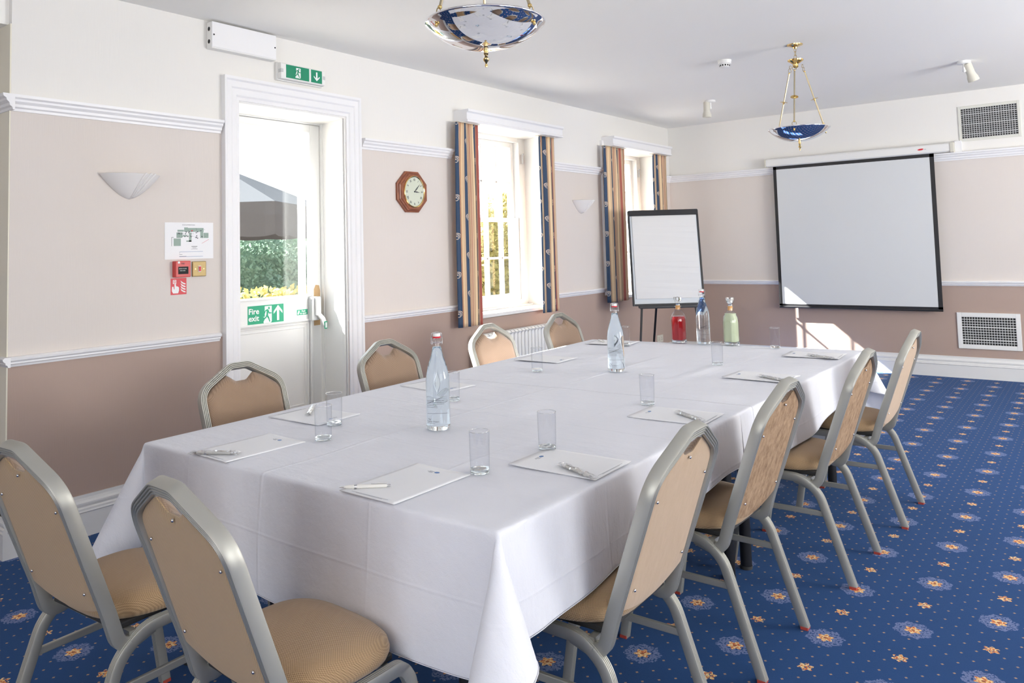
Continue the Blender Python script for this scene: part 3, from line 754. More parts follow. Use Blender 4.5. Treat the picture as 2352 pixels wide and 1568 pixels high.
# ---------------------------------------------------------------- pelmets, curtains
def pelmet(y0, y1, z0, z1, label):
    e = empty('pelmet', (0, (y0+y1)/2, z0)); tag(e, label, 'pelmet'); h = z1-z0; w = (y1-y0)/2
    pr = [(.0, 0), (.145, 0), (.150, .004), (.150, .016), (.143, .024), (.143, .072), (.148, .078), (.160, .084), (.160, .104), (0, .104)]
    m = MB(); n = len(pr); rings = []
    for yy, s in ((-w, 1), (w, -1)):
        ring1 = [(p*(1 if p > .01 else 1), yy + s*(.16-p), v) for p, v in pr]; rings.append((yy, s, ring1))
    vs = [(p, -w+(.16-p) if p > .01 else -w, v) for p, v in pr] + [(p, w-(.16-p) if p > .01 else w, v) for p, v in pr]
    m.prism([(p, v) for p, v in pr if True], -w, w, lambda u, v, k: (u, k, v))
    m.build('pelmet_board', 'trim', e)
    return e
pelmet(4.71, 6.11, 2.425, 2.529, 'white moulded pelmet above the nearer window')
pelmet(7.07, 8.46, 2.435, 2.539, 'white moulded pelmet above the far corner window')
def curtain(y0, y1, z0, z1, folds, seed, label, u0=0., pinch=1.):
    rnd = random.Random(seed); NU, NZ = folds*14, 46; amp = .023; vs = []; uvs = []
    W = y1-y0; ph = [rnd.uniform(-.5, .5) for _ in range(folds+1)]; am = [rnd.uniform(.7, 1.2) for _ in range(folds+1)]
    dirn = [rnd.uniform(-.012, .012) for _ in range(folds+1)]
    for j in range(NZ+1):
        t = j/NZ; z = z1+(z0-z1)*t; 
        spread = 1-.05*math.exp(-t*6)
        for i in range(NU+1):
            s = i/NU; k = s*folds; ki = min(int(k), folds-1); fr = k-ki
            a = am[ki]*(1-fr)+am[ki+1]*fr; p = ph[ki]*(1-fr)+ph[ki+1]*fr; dr = dirn[ki]*(1-fr)+dirn[ki+1]*fr
            head = math.exp(-t*9)
            x = .085 + amp*a*math.sin(2*PI*k+p*(.3+t))*(1-.35*head) + .006*math.sin(2*PI*k*2+1.3+t*3)*(head*.8+.2)
            y = y0+W*(.5+(s-.5)*spread) + .010*math.sin(4*PI*k+p) + dr*math.sin(t*3.0)
            vs.append((x, y, z))
            uvs.append((u0 + s*folds*.138, t*(z1-z0)))
    fs = [(j*(NU+1)+i, j*(NU+1)+i+1, (j+1)*(NU+1)+i+1, (j+1)*(NU+1)+i) for j in range(NZ) for i in range(NU)]
    m = MB(); m.add(vs, fs); e = empty('curtain', (0, (y0+y1)/2, z0)); tag(e, label, 'curtain', 'striped window curtains')
    m.v = [(x, y-(y0+y1)/2, z-z0) for x, y, z in m.v]
    o = m.build('curtain_fabric', 'curtain', e, smooth='all', recalc=False, solid=.003)
    me = o.data; ul = me.uv_layers.new(name='UVMap'); 
    for lp in me.loops: ul.data[lp.index].uv = uvs[lp.vertex_index]
    hd = MB()
    for k in range(1, folds):
        y = (y0+(y1-y0)*k/folds)-(y0+y1)/2; hd.box(.03, .052, y-.004, y+.004, z1-z0-.045, z1-z0-.02)
    build_each(hd, 'curtain_hook', 'plastic', e)
    tp = MB().box(.052, .112, -W/2+.005, W/2-.005, z1-z0-.004, z1-z0+.0); tp.build('heading_tape', 'lining', e)
    return e
curtain(4.625, 4.915, .765, 2.424, 3, 3, 'blue and gold striped curtain left of the nearer window', .020)
curtain(5.775, 6.035, .785, 2.424, 3, 5, 'blue and gold striped curtain right of the nearer window', .035)
curtain(6.955, 7.42, .79, 2.434, 4, 8, 'blue and gold striped curtain left of the far window by the flipchart', .015)
curtain(8.06, 8.44, .80, 2.434, 4, 12, 'blue and gold striped curtain in the far corner of the room', .03)

# ---------------------------------------------------------------- radiator, socket
def radiator():
    e = empty('radiator', (0, 5.35, 0)); tag(e, 'white column radiator under the nearer window', 'radiator')
    n = 21; m = MB()
    for k in range(n):
        y = -.50+k*.05; pr = []
        for x in (.075, .125): m.lathe([(.0001, .12), (.017, .125), (.019, .15), (.019, .64), (.017, .665), (.0001, .672)], 10, (x, y, 0), sy=1.1)
        m.sweep(fillet([(.075, y, .13), (.125, y, .13)], .01), [(-.02, -.018), (.02, -.018), (.02, .018), (-.02, .018)], (0, 0, 1))
        m.sweep([(.060, y, .66), (.075, y, .672), (.125, y, .672), (.140, y, .66)], [(-.016, -.019), (.016, -.019), (.016, .019), (-.016, .019)], (0, 0, 1))
    m.build('radiator_columns', 'plastic', e, smooth=True)
    build_each(MB().box(.09, .11, -.52, .52, .13, .16).box(.09, .11, -.52, .52, .62, .65), 'header_pipe', 'plastic', e)
    p = MB()
    for y in (-.54, .54): p.tube([(.10, y*.96, .145), (.10, y, .145), (.10, y, 0)], .009, 8)
    build_each(p, 'supply_pipe', 'plastic', e)
    b = MB()
    for y in (-.3, .3): b.box(.002, .07, y-.012, y+.012, .56, .60)
    build_each(b, 'bracket', 'plastic', e)
radiator()
def socket():
    e = empty('wall_socket', (0, 8.25, .275)); tag(e, 'cream double wall socket low by the far window', 'socket')
    MB().box(0, .010, -.073, .073, -.043, .043).build('plate', 'ivory', e, bevel=.003)
    m = MB()
    for y in (-.036, .036):
        m.box(.0100, .0106, y-.003, y+.003, .006, .016); m.box(.0100, .0106, y-.013, y-.006, -.014, -.008); m.box(.0100, .0106, y+.006, y+.013, -.014, -.008)
    m.build('pin_hole', 'darkhole', e)
socket()

# ---------------------------------------------------------------- screen, vents
def screen():
    e = empty('projection_screen', (2.10, D, .66)); tag(e, 'large pull down projection screen with black border on the end wall', 'projector screen')
    H = MB(); H.prism([(.035, 1.552), (.085, 1.548), (.100, 1.560), (.100, 1.622), (.090, 1.636), (.035, 1.636)], -.868, .955, lambda u, v, n: (n, -u, v)); hs = H.build('housing', 'plastic', e, bevel=.003)
    c = MB(); 
    for a, b in ((-.885, -.867), (.950, .985)): c.prism([(.03, 1.544), (.106, 1.544), (.106, 1.640), (.03, 1.640)], a, b, lambda u, v, n: (n, -u, v))
    build_each(c, 'end_cap', 'ivory', e, bevel=.004)
    MB().box(.985, 1.045, -.03, 0, 1.53, 1.655).build('bracket_block', 'trim', e)
    br = MB().box(-.80, -.76, -.04, 0, 1.57, 1.62); br.box(.80, .84, -.04, 0, 1.57, 1.62); build_each(br, 'wall_bracket', 'plastic', e)
    x0, x1, z0, z1, y = -.795, .805, -.002, 1.552, -.080
    MB().box(x0+.032, x1-.038, y-.001, y+.001, z0+.025, z1-.036).build('screen_surface', 'screen_fabric', e)
    b = MB(); b.box(x0, x0+.034, y-.0015, y+.0015, z0, z1); b.box(x1-.04, x1, y-.0015, y+.0015, z0, z1); b.box(x0, x1, y-.0015, y+.0015, z1-.038, z1); b.box(x0, x1, y-.0015, y+.0015, z0, z0+.028)
    b.build('black_border', 'blackplastic', e)
    q = MB(); q.tube([(x0, y, z0-.004), (x1, y, z0-.004)], .012, 12); q.build('bottom_bar', 'blackplastic', e, smooth=True)
    lg = MB(); f = lambda u, v, n: (.70+u, -.100-n, 1.592+v); lg.prism([(-.038, 0), (-.018, .010), (.012, .012), (.022, .006), (.010, -.004), (-.020, -.007)], 0, .001, f); lg.build('maker_mark', 'red', hs)
    lt = MB(); lt.prism(rect2(.024, .044, .0, .004), 0, .001, f); lt.build('maker_lettering', 'greyink', hs)
screen()
def vent(x0, x1, z0, z1, bz, rows, cols, label, flat, frame_mat):
    MT['vent_paint'] = MT.get('vent_paint') or simple('vent_paint', (.68, .68, .62), .6)
    cx, cz = (x0+x1)/2, (z0+z1)/2; w, h = (x1-x0)/2, (z1-z0)/2
    e = empty('air_vent', (cx, D, cz)); tag(e, label, 'air vent')
    m = MB(); p = .008 if flat else .014
    m.box(-w, -w+bz, -p, 0, -h, h); m.box(w-bz, w, -p, 0, -h, h); m.box(-w+bz, w-bz, -p, 0, h-bz, h); m.box(-w+bz, w-bz, -p, 0, -h, -h+bz); m.build('vent_frame', frame_mat, e, bevel=.003)
    MB().box(-w+bz, w-bz, -.0015, -.0005, -h+bz, h-bz).build('vent_recess', 'darkhole', e)
    s = MB(); ih = h-bz; iw = w-bz
    for k in range(rows+1):
        z = -ih+2*ih*k/rows; t = .0045 if k % 5 in (2,) else .0024; s.box(-iw, iw, -.012, -.008, max(-ih, z-t), min(ih, z+t))
    s.build('louvre', 'greyplastic' if flat else 'plastic', e)
    c = MB()
    for k in range(1, cols):
        x = -iw+2*iw*k/cols; c.box(x-.0022, x+.0022, -.0075, -.003, -ih, ih)
    c.build('divider', 'greyplastic', e)
vent(3.125, 3.642, 2.306, 2.652, .027, 15, 22, 'cream framed air vent grille near the ceiling on the end wall', True, 'vent_paint')
vent(3.008, 3.532, .286, .634, .040, 11, 20, 'white framed air vent grille low on the end wall above the skirting', False, 'plastic')

# ---------------------------------------------------------------- pendants and ceiling fittings
def pendant(y, rot, label, first=None):
    if first is not None:
        o = copy_tree(first); o.location = (2.50, y, CEIL); o.rotation_euler.z = rot; o['label'] = label; return o
    e = empty('pendant_light', (2.50, y, CEIL), rot); tag(e, label, 'pendant light', 'mirrored bowl pendant lights')
    z = lambda v: v-CEIL
    cp = MB(); cp.lathe([(.0001, z(2.770)), (.012, z(2.770)), (.016, z(2.782)), (.040, z(2.792)), (.055, z(2.795)), (.056, z(2.80))], 28); cp.build('canopy', 'brass', e, smooth=True)
    ln = MB(); 
    for zc, ax in ((2.757, 0), (2.735, 1), (2.708, 0)):
        r = .014 if zc > 2.75 else .019; pts = []
        for i in range(16):
            a = 2*PI*i/16; pts.append((r*.55*math.cos(a)*(ax == 0), r*.55*math.cos(a)*(ax == 1), z(zc)+r*math.sin(a)))
        ln.tube(pts, .0018, 6, closed=True)
    build_each(ln, 'chain_link', 'satin_brass', e, smooth=True)
    hb = MB(); hb.lathe([(.0001, z(2.690)), (.048, z(2.692)), (.056, z(2.688)), (.054, z(2.680)), (.040, z(2.672)), (.028, z(2.664)), (.018, z(2.658)), (.016, z(2.645)), (.020, z(2.638)), (.012, z(2.630)), (.0001, z(2.626))], 28); hb.build('hub', 'brass', e, smooth=True)
    bw = MB(); pr = []
    R = .207
    for i in range(15):
        t = i/14; pr.append((max(.0001, R*math.sin(t*1.02)/math.sin(1.02)), z(2.095)+.085*(1-math.cos(t*1.02))/(1-math.cos(1.02))))
    out = [(R+.004, z(2.182)), (R+.006, z(2.186)), (R+.003, z(2.190)), (R-.002, z(2.187))]
    inn = [(r_*.985, v+.004) for r_, v in pr[::-1]]
    bw.lathe(pr+out+inn, 64); bw.build('bowl', 'chrome', e, smooth='all')
    fi = MB(); fi.lathe([(.0001, z(2.030)), (.004, z(2.031)), (.0055, z(2.037)), (.003, z(2.043)), (.005, z(2.048)), (.010, z(2.054)), (.011, z(2.060)), (.006, z(2.066)), (.005, z(2.072)), (.009, z(2.077)), (.007, z(2.083)), (.009, z(2.090)), (.007, z(2.098)), (.0001, z(2.10))], 20); fi.build('finial', 'brass', e, smooth=True)
    for k in range(3):
        a = 2*PI*k/3; c, s = math.cos(a), math.sin(a)
        P = lambda r, v: (r*c, r*s, z(v))
        rod = MB().tube([P(.062, 2.60), P(.176, 2.222)], .0055, 10).build('rod', 'pale_rod', e, smooth=True)
        dk = MB(); ax = Vector(P(.176, 2.222))-Vector(P(.062, 2.60)); q = ax.to_track_quat('Z', 'Y').to_matrix().to_4x4(); mid = Vector(P(.062, 2.60))+ax*.53
        dk.lathe([(.0001, -.006), (.007, -.006), (.026, -.001), (.027, .001), (.007, .003), (.006, .014), (.0001, .014)], 20).xf(Matrix.Translation(mid) @ q); dk.build('collar', 'brass', rod, smooth=True)
        kn = MB().sphere(P(.177, 2.220), .008, 10, 8); kn.sphere(P(.061, 2.602), .007, 10, 8); build_each(kn, 'knuckle', 'brass', rod, smooth='all')
        rg = MB()
        for (rr, zz, R2) in ((.183, 2.203, .015), (.055, 2.619, .015), (.047, 2.643, .012)):
            rg.tube([(rr*c - R2*math.cos(2*PI*i/16)*s, rr*s + R2*math.cos(2*PI*i/16)*c, z(zz)+R2*math.sin(2*PI*i/16)) for i in range(16)], .0018, 6, closed=True)
        build_each(rg, 'ring', 'satin_brass', rod, smooth=True)
        kb = MB().sphere(P(.188, 2.168), .009, 12, 8); kb.sphere(P(.192, 2.156), .0065, 10, 8); kb.tube([P(.186, 2.192), P(.188, 2.165)], .003, 8); kb.build('rim_stud', 'brass', e, smooth='all')
    return e
AZ = math.radians(37.36)
p0 = pendant(5.62, AZ, 'farther mirrored bowl pendant light hung on three brass rods near the screen')
pendant(2.07, AZ+math.radians(92), 'nearer mirrored bowl pendant light hanging over the table, cut by the photo top', p0)
def detector():
    e = empty('smoke_detector', (1.93, 5.72, CEIL)); tag(e, 'small round white smoke detector on the ceiling', 'smoke detector')
    MB().lathe([(.0001, 0), (.053, 0), (.053, -.010), (.050, -.014), (.050, -.028), (.046, -.032)], 32, cap1=True).build('base', 'plastic', e, smooth=True)
    MB().lathe([(.040, -.032), (.036, -.052), (.030, -.056), (.0001, -.058)], 32).build('sensor_head', 'plastic', e, smooth=True)
    m = MB()
    for k in range(12):
        a = 2*PI*k/12; b = MB().box(.034, .0395, -.005, .005, -.048, -.036); b.xf(Matrix.Rotation(a, 4, 'Z')); merge(m, b)
    build_each(m, 'inlet', 'darkhole', e)
detector()
def spot(loc, aim, rz, label, first=None):
    e = empty('ceiling_spotlight', loc, rz); tag(e, label, 'spotlight', 'white ceiling spotlights')
    MB().lathe([(.0001, 0), (.050, 0), (.050, -.018), (.044, -.022), (.0001, -.022)], 28).build('ceiling_rose', 'plastic', e, smooth=True)
    MB().tube([(0, 0, -.02), (0, 0, -.075)], .009, 10).sphere((0, 0, -.078), .013).build('arm', 'plastic', e, smooth=True)
    q = Matrix.Translation((aim[0]*.0-.038, 0, -.06)) @ Vector(aim).to_track_quat('Z', 'Y').to_matrix().to_4x4()
    h = MB(); h.lathe([(.0001, -.045), (.028, -.044), (.032, -.036), (.032, .040), (.034, .055), (.041, .075), (.043, .105), (.040, .108), (.034, .100)], 28).xf(q); hd = h.build('lamp_head', 'ivory', e, smooth=True)
    MB().lathe([(.0001, .098), (.036, .098)], 24).xf(q).build('lamp_face', 'greyplastic', hd)
    return e
spot((1.16, 7.26, CEIL), (0, .05, -1), 0.65, 'white ceiling spotlight pointing down near the far left corner')
spot((3.375, 7.16, CEIL), (-.42, -.1, -1), 0.65 + PI, 'white ceiling spotlight tilted sideways near the vent on the right')

# ---------------------------------------------------------------- flipchart easel
def flipchart():
    B0, B1 = Vector((.430, 6.83, .752)), Vector((1.012, 7.26, .803))       # bottom corners
    T0 = Vector((.372, 6.89, 1.715))
    c = (B0+B1)/2; c.z = 0
    rz = math.atan2(B1.y-B0.y, B1.x-B0.x)
    e = empty('flipchart_easel', (c.x, c.y, 0), rz); tag(e, 'black framed flipchart easel with blank white paper by the far window', 'flipchart')
    # local: x along board, y away from the room, board leans back
    W = .358; zb, zt = .775, 1.725; ln = .16
    def fb(u, v, n): return (u, -.02 + ln*(v)/(zt-zb) - n, zb+v)
    Hh = zt-zb
    MB().prism(rect2(-W+.012, W-.012, .012, Hh-.01), 0, .010, fb).build('whiteboard', 'whiteboard', e)
    f = MB()
    f.prism(rect2(-W, -W+.020, .0, Hh), -.004, .016, fb); f.prism(rect2(W-.020, W, 0, Hh), -.004, .016, fb); f.prism(rect2(-W+.02, W-.02, 0, .020), -.004, .016, fb)
    f.build('board_frame', 'blackplastic', e, bevel=.004)
    MB().prism(rect2(-W+.006, W-.006, Hh-.052, Hh+.006), -.004, .030, fb).build('paper_clamp', 'blackplastic', e, bevel=.006)
    MB().prism(rect2(-W+.055, W-.075, -.020, .006), -.004, .055, fb).build('pen_tray', 'blackplastic', e, bevel=.004)
    pm = MB(); k = 14
    for i in range(k):
        v0, v1 = Hh-.05-(Hh-.12)*i/k, Hh-.05-(Hh-.12)*(i+1)/k
        pm.add([fb(-W+.040, v0, .014), fb(W-.030, v0, .014), fb(W-.030, v1, .014+.003*math.sin(i)), fb(-W+.040, v1, .014+.002*math.cos(i))], [(0, 1, 2, 3)])
    pm.build('paper_pad', 'flip_paper', e, solid=.006)
    MB().prism(rect2(W-.075, W-.045, .034, .038), .010, .011, fb).build('maker_lettering', 'greyink', e)
    for a, b in (((-.265, .0, zb-.01), (-.33, -.06, 0)), ((.265, .0, zb-.01), (.37, -.06, 0)), ((-.095, .05, zb+.15), (-.13, .42, 0))):
        l = MB().sweep([a, b], [(-.010, -.010), (.010, -.010), (.010, .010), (-.010, .010)], (0, 1, 0)).build('leg', 'black', e, bevel=.002)
    MB().box(-.28, .28, .0, .02, zb-.03, zb+.01).build('crossbar', 'black', e)
flipchart()

# ---------------------------------------------------------------- tables
def tables():
    spec = [(1.475, 2.245, 1.42, 3.19, 'near left'), (2.255, 3.02, 1.42, 3.19, 'near right'), (1.40, 2.225, 3.205, 4.52, 'far left'), (2.235, 3.04, 3.205, 4.66, 'far right')]
    for x0, x1, y0, y1, nm in spec:
        e = empty('folding_table', ((x0+x1)/2, (y0+y1)/2, 0)); tag(e, 'black legged table under the white cloths, %s of four' % nm, 'table', 'tables pushed together under the cloths')
        w, h = (x1-x0)/2, (y1-y0)/2
        MB().box(-w, w, -h, h, .718, .745).build('tabletop', 'seatpan', e)
        MB().box(-w+.05, w-.05, -h+.05, h-.05, .68, .717).build('apron', 'black', e)
        for sx in (-1, 1):
            for sy in (-1, 1):
                dx = .15 if sx > 0 else .12
                ly = h-.065 if not (nm == 'near right' or 1) else h-.06
                l = MB(); xx, yy = sx*(w-dx), sy*ly; l.lathe([(.024, .0), (.024, .70)], 14, (xx, yy, 0), True, True); lg = l.build('leg', 'black', e, smooth=True)
                MB().lathe([(.0255, 0.001), (.0255, .014)], 14, (xx, yy, 0), True, True).build('foot_cap', 'seatpan', lg, smooth=True)
tables()

# ---------------------------------------------------------------- tablecloths (draped)
QUAD = [(1.487, 1.381), (3.042, 1.397), (3.062, 4.735), (1.368, 4.545)]     # top outline, counter clockwise
def cloth(name, label, v0, v1, ztop, drops, waves, seed, ridges=()):
    """drops: left, right, front, back (None = the cloth ends flat on the table). v0..v1: part of the table length covered"""
    rnd = random.Random(seed); Q = [Vector((*p, 0)) for p in QUAD]
    W, L = 1.6, 3.2; dl, dr, df, db = drops; Rr = .011
    def B(u, v):
        a, b = u/W, v/L; return Q[0]*(1-a)*(1-b)+Q[1]*a*(1-b)+Q[2]*a*b+Q[3]*(1-a)*b
    nl = (Q[3]-Q[0]).cross(Vector((0, 0, 1))).normalized()*-1; nr = (Q[2]-Q[1]).cross(Vector((0, 0, 1))).normalized()
    nf = (Q[1]-Q[0]).cross(Vector((0, 0, 1))).normalized(); nb = -(Q[2]-Q[3]).cross(Vector((0, 0, 1))).normalized()
    Z = Vector((0, 0, 1))
    # unit loop for a hanging corner: angular position along an elongated cone
    T, Wd = .46, .265; N = 200; pts = [(T*(1-math.cos(2*PI*i/N))/2, Wd*math.sin(2*PI*i/N)) for i in range(N+1)]; arc = [0]
    for a, b in zip(pts, pts[1:]): arc.append(arc[-1]+math.hypot(b[0]-a[0], b[1]-a[1]))
    def loop(t):
        x = t*arc[-1]; k = min(range(N), key=lambda i: abs(arc[i]-x)); return pts[k]
    lut = [loop(i/60) for i in range(61)]
    def lp(t):
        x = t*60; k = min(59, int(x)); f = x-k; return (lut[k][0]*(1-f)+lut[k+1][0]*f, lut[k][1]*(1-f)+lut[k+1][1]*f)
    def arcpt(a):
        if a < Rr*PI/2: th = a/Rr; return Rr*math.sin(th), Rr*(1-math.cos(th)), 0
        return Rr, Rr, a-Rr*PI/2
    def wave(s, a, side):
        A, k, p = waves[side]; dpt = min(1, a/.3)
        return dpt*(A*(.5+.5*math.sin(s*k+p))+A*.35*math.sin(s*k*2.3+p*2)+.010) 
    def point(U, V):
        u, v = min(max(U, 0), W), min(max(V, v0 if df is None else 0), v1 if db is None else L)
        ax = -U if U < 0 else (U-W if U > W else 0); ay = (-V if V < 0 and df is not None else (V-L if V > L and db is not None else 0))
        base = B(u, V if (df is None or db is None) and 0 <= V <= L else v) if not ay else B(u, v); base.z = ztop
        nx = nl if U < 0 else nr; ny = nf if V < 0 else nb
        if not ax and not ay:
            d = min(u, W-u, .1, (V if df is not None else .1), (L-V if db is not None else .1))/.1; d = max(0, d)
            h = .0013*math.sin(u*9+V*5)*math.sin(V*7-u*3)+.0009*math.sin(u*23+math.sin(V*9)*2)
            for (x0, y0, x1, y1, amp, wd) in ridges:
                px, py = base.x-x0, base.y-y0; ex, ey = x1-x0, y1-y0; l2 = ex*ex+ey*ey; t = max(0, min(1, (px*ex+py*ey)/l2))
                dd = math.hypot(px-t*ex, py-t*ey); h += amp*math.exp(-(dd/wd)**2)*math.sin(PI*min(1, max(0, t*.9+.05)))
            base.z += (h+.0014)*d; return base
        if ax and not ay:
            o, dn, rest = arcpt(ax); w_ = wave(V, rest, 0 if U < 0 else 1)
            e = min(1, min(abs(V) if df is not None else 9, abs(L-V) if db is not None else 9)/.12)
            return base + nx*(o+w_*e) - Z*(dn+rest)
        if ay and not ax:
            o, dn, rest = arcpt(ay); w_ = wave(U, rest, 2 if V < 0 else 3); e = min(1, min(abs(U), abs(W-U))/.12)
            return base + ny*(o+w_*e) - Z*(dn+rest)
        r = math.hypot(ax, ay); ph = math.atan2(ay, ax); o, dn, rest = arcpt(r); t = ph/(PI/2)
        n0 = (nx*math.cos(ph)+ny*math.sin(ph)).normalized(); dg = (nx+ny).normalized(); e_ = (nx-ny).normalized()
        p, q = lp(t); tilt = math.hypot(p, q)
        dirn = -Z if tilt < 1e-5 else (-Z*math.cos(tilt) + (dg*p+e_*q)/tilt*math.sin(tilt))
        return base + n0*o - Z*dn + dirn*rest
    st = .021
    def axis(a, b, knots):
        out = set()
        ks = sorted(set([a, b]+[k for k in knots if a < k < b]))
        for k0, k1 in zip(ks, ks[1:]):
            n = max(1, int(round((k1-k0)/st))); out |= {round(k0+(k1-k0)*i/n, 6) for i in range(n+1)}
        return sorted(out)
    kx = [0, W, -.0055, -.011, -.0173, W+.0055, W+.011, W+.0173]; ky = [0, -.0055, -.011, -.0173] if df is not None else []
    ky += [L, L+.0055, L+.011, L+.0173] if db is not None else []
    US = axis(-dl, W+dr, kx); VS = axis(-df if df is not None else v0, L+db if db is not None else v1, ky)
    m = MB(); nx_ = len(US)
    for V in VS:
        for U in US:
            # the linen is not cut perfectly square: drops vary a little along the hem
            Uu = U if U <= W else W+(U-W)*(1+.28*math.exp(-max(0, V)/.35)*(df is not None)+.10*math.sin(V*4)); m.v.append(tuple(point(Uu, V)))
    m.f = [(j*nx_+i, j*nx_+i+1, (j+1)*nx_+i+1, (j+1)*nx_+i) for j in range(len(VS)-1) for i in range(nx_-1)]
    o = m.build(name, 'linen', None, smooth='all', recalc=False, solid=.0012, sub=1); tag(o, label, 'tablecloth', 'white tablecloths')
    ny_ = len(VS); idx = [(0, i) for i in range(nx_)]+[(j, nx_-1) for j in range(1, ny_)]+[(ny_-1, i) for i in range(nx_-2, -1, -1)]+[(j, 0) for j in range(ny_-2, 0, -1)]
    h = MB(); h.tube([m.v[j*nx_+i] for j, i in idx], .0013, 5, closed=True); h.build('hem', 'linen_hem', o, smooth='all')
    return o
cloth('tablecloth', 'nearer white linen tablecloth with long front drop and pointed corner', 0, 1.505, .7530, (.40, .215, .352, None),
      {0: (.012, 6, 0), 1: (.016, 7.5, 1.0), 2: (.012, 5.2, 2.2), 3: (0, 1, 0)}, 4,
      [(2.1, 1.5, 2.35, 2.9, .0025, .02), (1.7, 2.3, 2.9, 2.42, .002, .018), (2.45, 2.0, 2.9, 2.8, .002, .03), (1.6, 2.7, 2.3, 2.5, .002, .03)])
cloth('tablecloth', 'farther white linen tablecloth reaching down behind the last chairs', 1.38, 3.2, .7495, (.20, .225, None, .55),
      {0: (.012, 6, 0), 1: (.018, 6.5, .4), 2: (0, 1, 0), 3: (.014, 6, 1)}, 9,
      [(1.75, 3.35, 2.15, 3.28, .005, .03), (2.12, 3.1, 2.2, 4.4, .005, .028), (1.95, 3.2, 1.8, 4.2, .004, .03), (2.25, 3.25, 2.75, 3.4, .005, .03), (2.5, 3.1, 2.62, 4.4, .004, .03), (2.7, 3.3, 2.95, 3.9, .003, .03), (1.5, 3.3, 1.9, 3.1, .003, .03)])

# ---------------------------------------------------------------- chairs
def ribbed(w, t):
    """tube section: a = across depth, b = in plane thickness; three grooves on each wide face"""
    pts = []; n = 4
    def side(sgn):
        q = []
        for i in range(n):
            b0 = -t/2+t*i/n; b1 = -t/2+t*(i+1)/n; q += [(w/2-.0042, b0), (w/2, b0+t/n*.30), (w/2, b1-t/n*.30)]
        q.append((w/2-.0042, t/2)); return q
    a = side(1); pts = [(x, y) for x, y in a] + [(-x, -y) for x, y in a]
    return pts
def chair_proto(name, label, rear_mat, loc, rz):
    e = empty(name, loc, rz)
    R = ribbed(.034, .028)
    yb = lambda z: -.058+(.92-z)*.325
    # back hoop
    half = [(.196, .215, .398), (.194, .128, .368), (.192, .098, .47), (.197, yb(.822), .822), (.043, yb(.908), .908)]
    hoop = [Vector((x, y, z)) for x, y, z in half] + [Vector((-x, y, z)) for x, y, z in half[::-1]]
    path = fillet(hoop, [.09, .075, .09, .05, .05, .09, .075, .09], 8)
    hp = MB().sweep(path, R, (0, .3, -1)); hp.build('back_frame', 'frame', e, smooth=True)
    for s in (-1, 1):
        x = .205*s; full = fillet([(x*1.02, 0, .004), (x, .118, .352), (x, .185, .404), (x, .415, .408), (x*1.01, .438, .37), (x*1.03, .50, .004)], [.12, .12, .05, .06], 7)
        ts = [p for p in full if not (p.z > .385)]
        i0 = max(i for i, p in enumerate(full) if p.z < .385 and p.y < .3); i1 = min(i for i, p in enumerate(full) if p.z < .385 and p.y > .3)
        pr = [(b, a) for a, b in ribbed(.030, .025)][::-1]
        rear = MB().sweep(full[:i0+1], pr, (s, 0, 0)).build('leg', 'frame', e, smooth=True)
        rail = MB().sweep(full[i0:i1+1], pr, (s, 0, 0)).build('seat_rail', 'frame', e, smooth=True)
        front = MB().sweep(full[i1:], pr, (s, 0, 0)).build('leg', 'frame', e, smooth=True)
        for par, yy, xx in ((rear, .0015, x*1.02), (front, .50, x*1.03)):
            MB().box(xx-.0145, xx+.0145, yy-.013, yy+.013, 0, .010).build('foot_plug', 'redcap', par)
        MB().sweep([(x*.99, .092, .27), (x*1.015, .452, .27)], [(-.006, -.011), (.006, -.011), (.006, .011), (-.006, .011)], (s, 0, 0)).build('stretcher', 'frame', e, bevel=.003)
    build_each(MB().box(-.20, .20, .385, .405, .392, .407).box(-.20, .20, .15, .17, .392, .407), 'cross_rail', 'frame', e)
    # seat
    def sup(th, a, b, n=3.6):
        c, s = math.cos(th), math.sin(th); return (a*math.copysign(abs(c)**(2/n), c), b*math.copysign(abs(s)**(2/n), s))
    sm = MB(); N = 48; rings = [(.90, .424), (.975, .428), (1.0, .440), (1.0, .452), (.975, .468), (.90, .480), (.72, .489), (.45, .494), (.2, .496), (.02, .4965)]
    vs = []
    for k, z in rings:
        for i in range(N):
            x, y = sup(2*PI*i/N, .208*k, .168*k, 3.2); x *= 1-.14*(-y/.168 if y < 0 else 0); front = max(0, y/.168)
            vs.append((x, .278+y, z-(.010*front**3 if z > .45 else 0)))
    fs = [(j*N+i, j*N+(i+1) % N, (j+1)*N+(i+1) % N, (j+1)*N+i) for j in range(len(rings)-1) for i in range(N)] + [tuple(range(N))[::-1], tuple(range((len(rings)-1)*N, len(rings)*N))]
    sm.add(vs, fs); sm.build('seat', 'seat_fabric', e, smooth='all')
    MB().box(-.17, .17, .13, .42, .408, .425).build('seat_pan', 'seatpan', e, bevel=.004)
    # upholstered back: front cushion and rear cover
    def ztop(u):                                                # u in -1..1
        a = abs(u)
        if a < .15: return .845
        if a < .34: return .845+(.874-.845)*(a-.15)/.19
        return .874+(.798-.874)*((a-.34)/.66)**1.35
    def zbot(u): return .452+.032*u*u
    def xw(u, z): return u*(.180+.008*min(1, max(0, (z-.5)/.3)))
    def shell(front, off, puff):
        NU, NV = 34, 22; vs = []
        for j in range(NV+1):
            for i in range(NU+1):
                u = -1+2*i/NU; z = zbot(u)+(ztop(u)-zbot(u))*j/NV
                du = 1-abs(u); dv = min(j, NV-j)/NV*2
                d = puff*(min(1, du/.16)**.5)*(min(1, dv/.14)**.5)
                vs.append((xw(u, z), yb(z)+off+(d if front else -d), z))
        return vs, [(j*(NU+1)+i, j*(NU+1)+i+1, (j+1)*(NU+1)+i+1, (j+1)*(NU+1)+i) for j in range(NV) for i in range(NU)], NU, NV
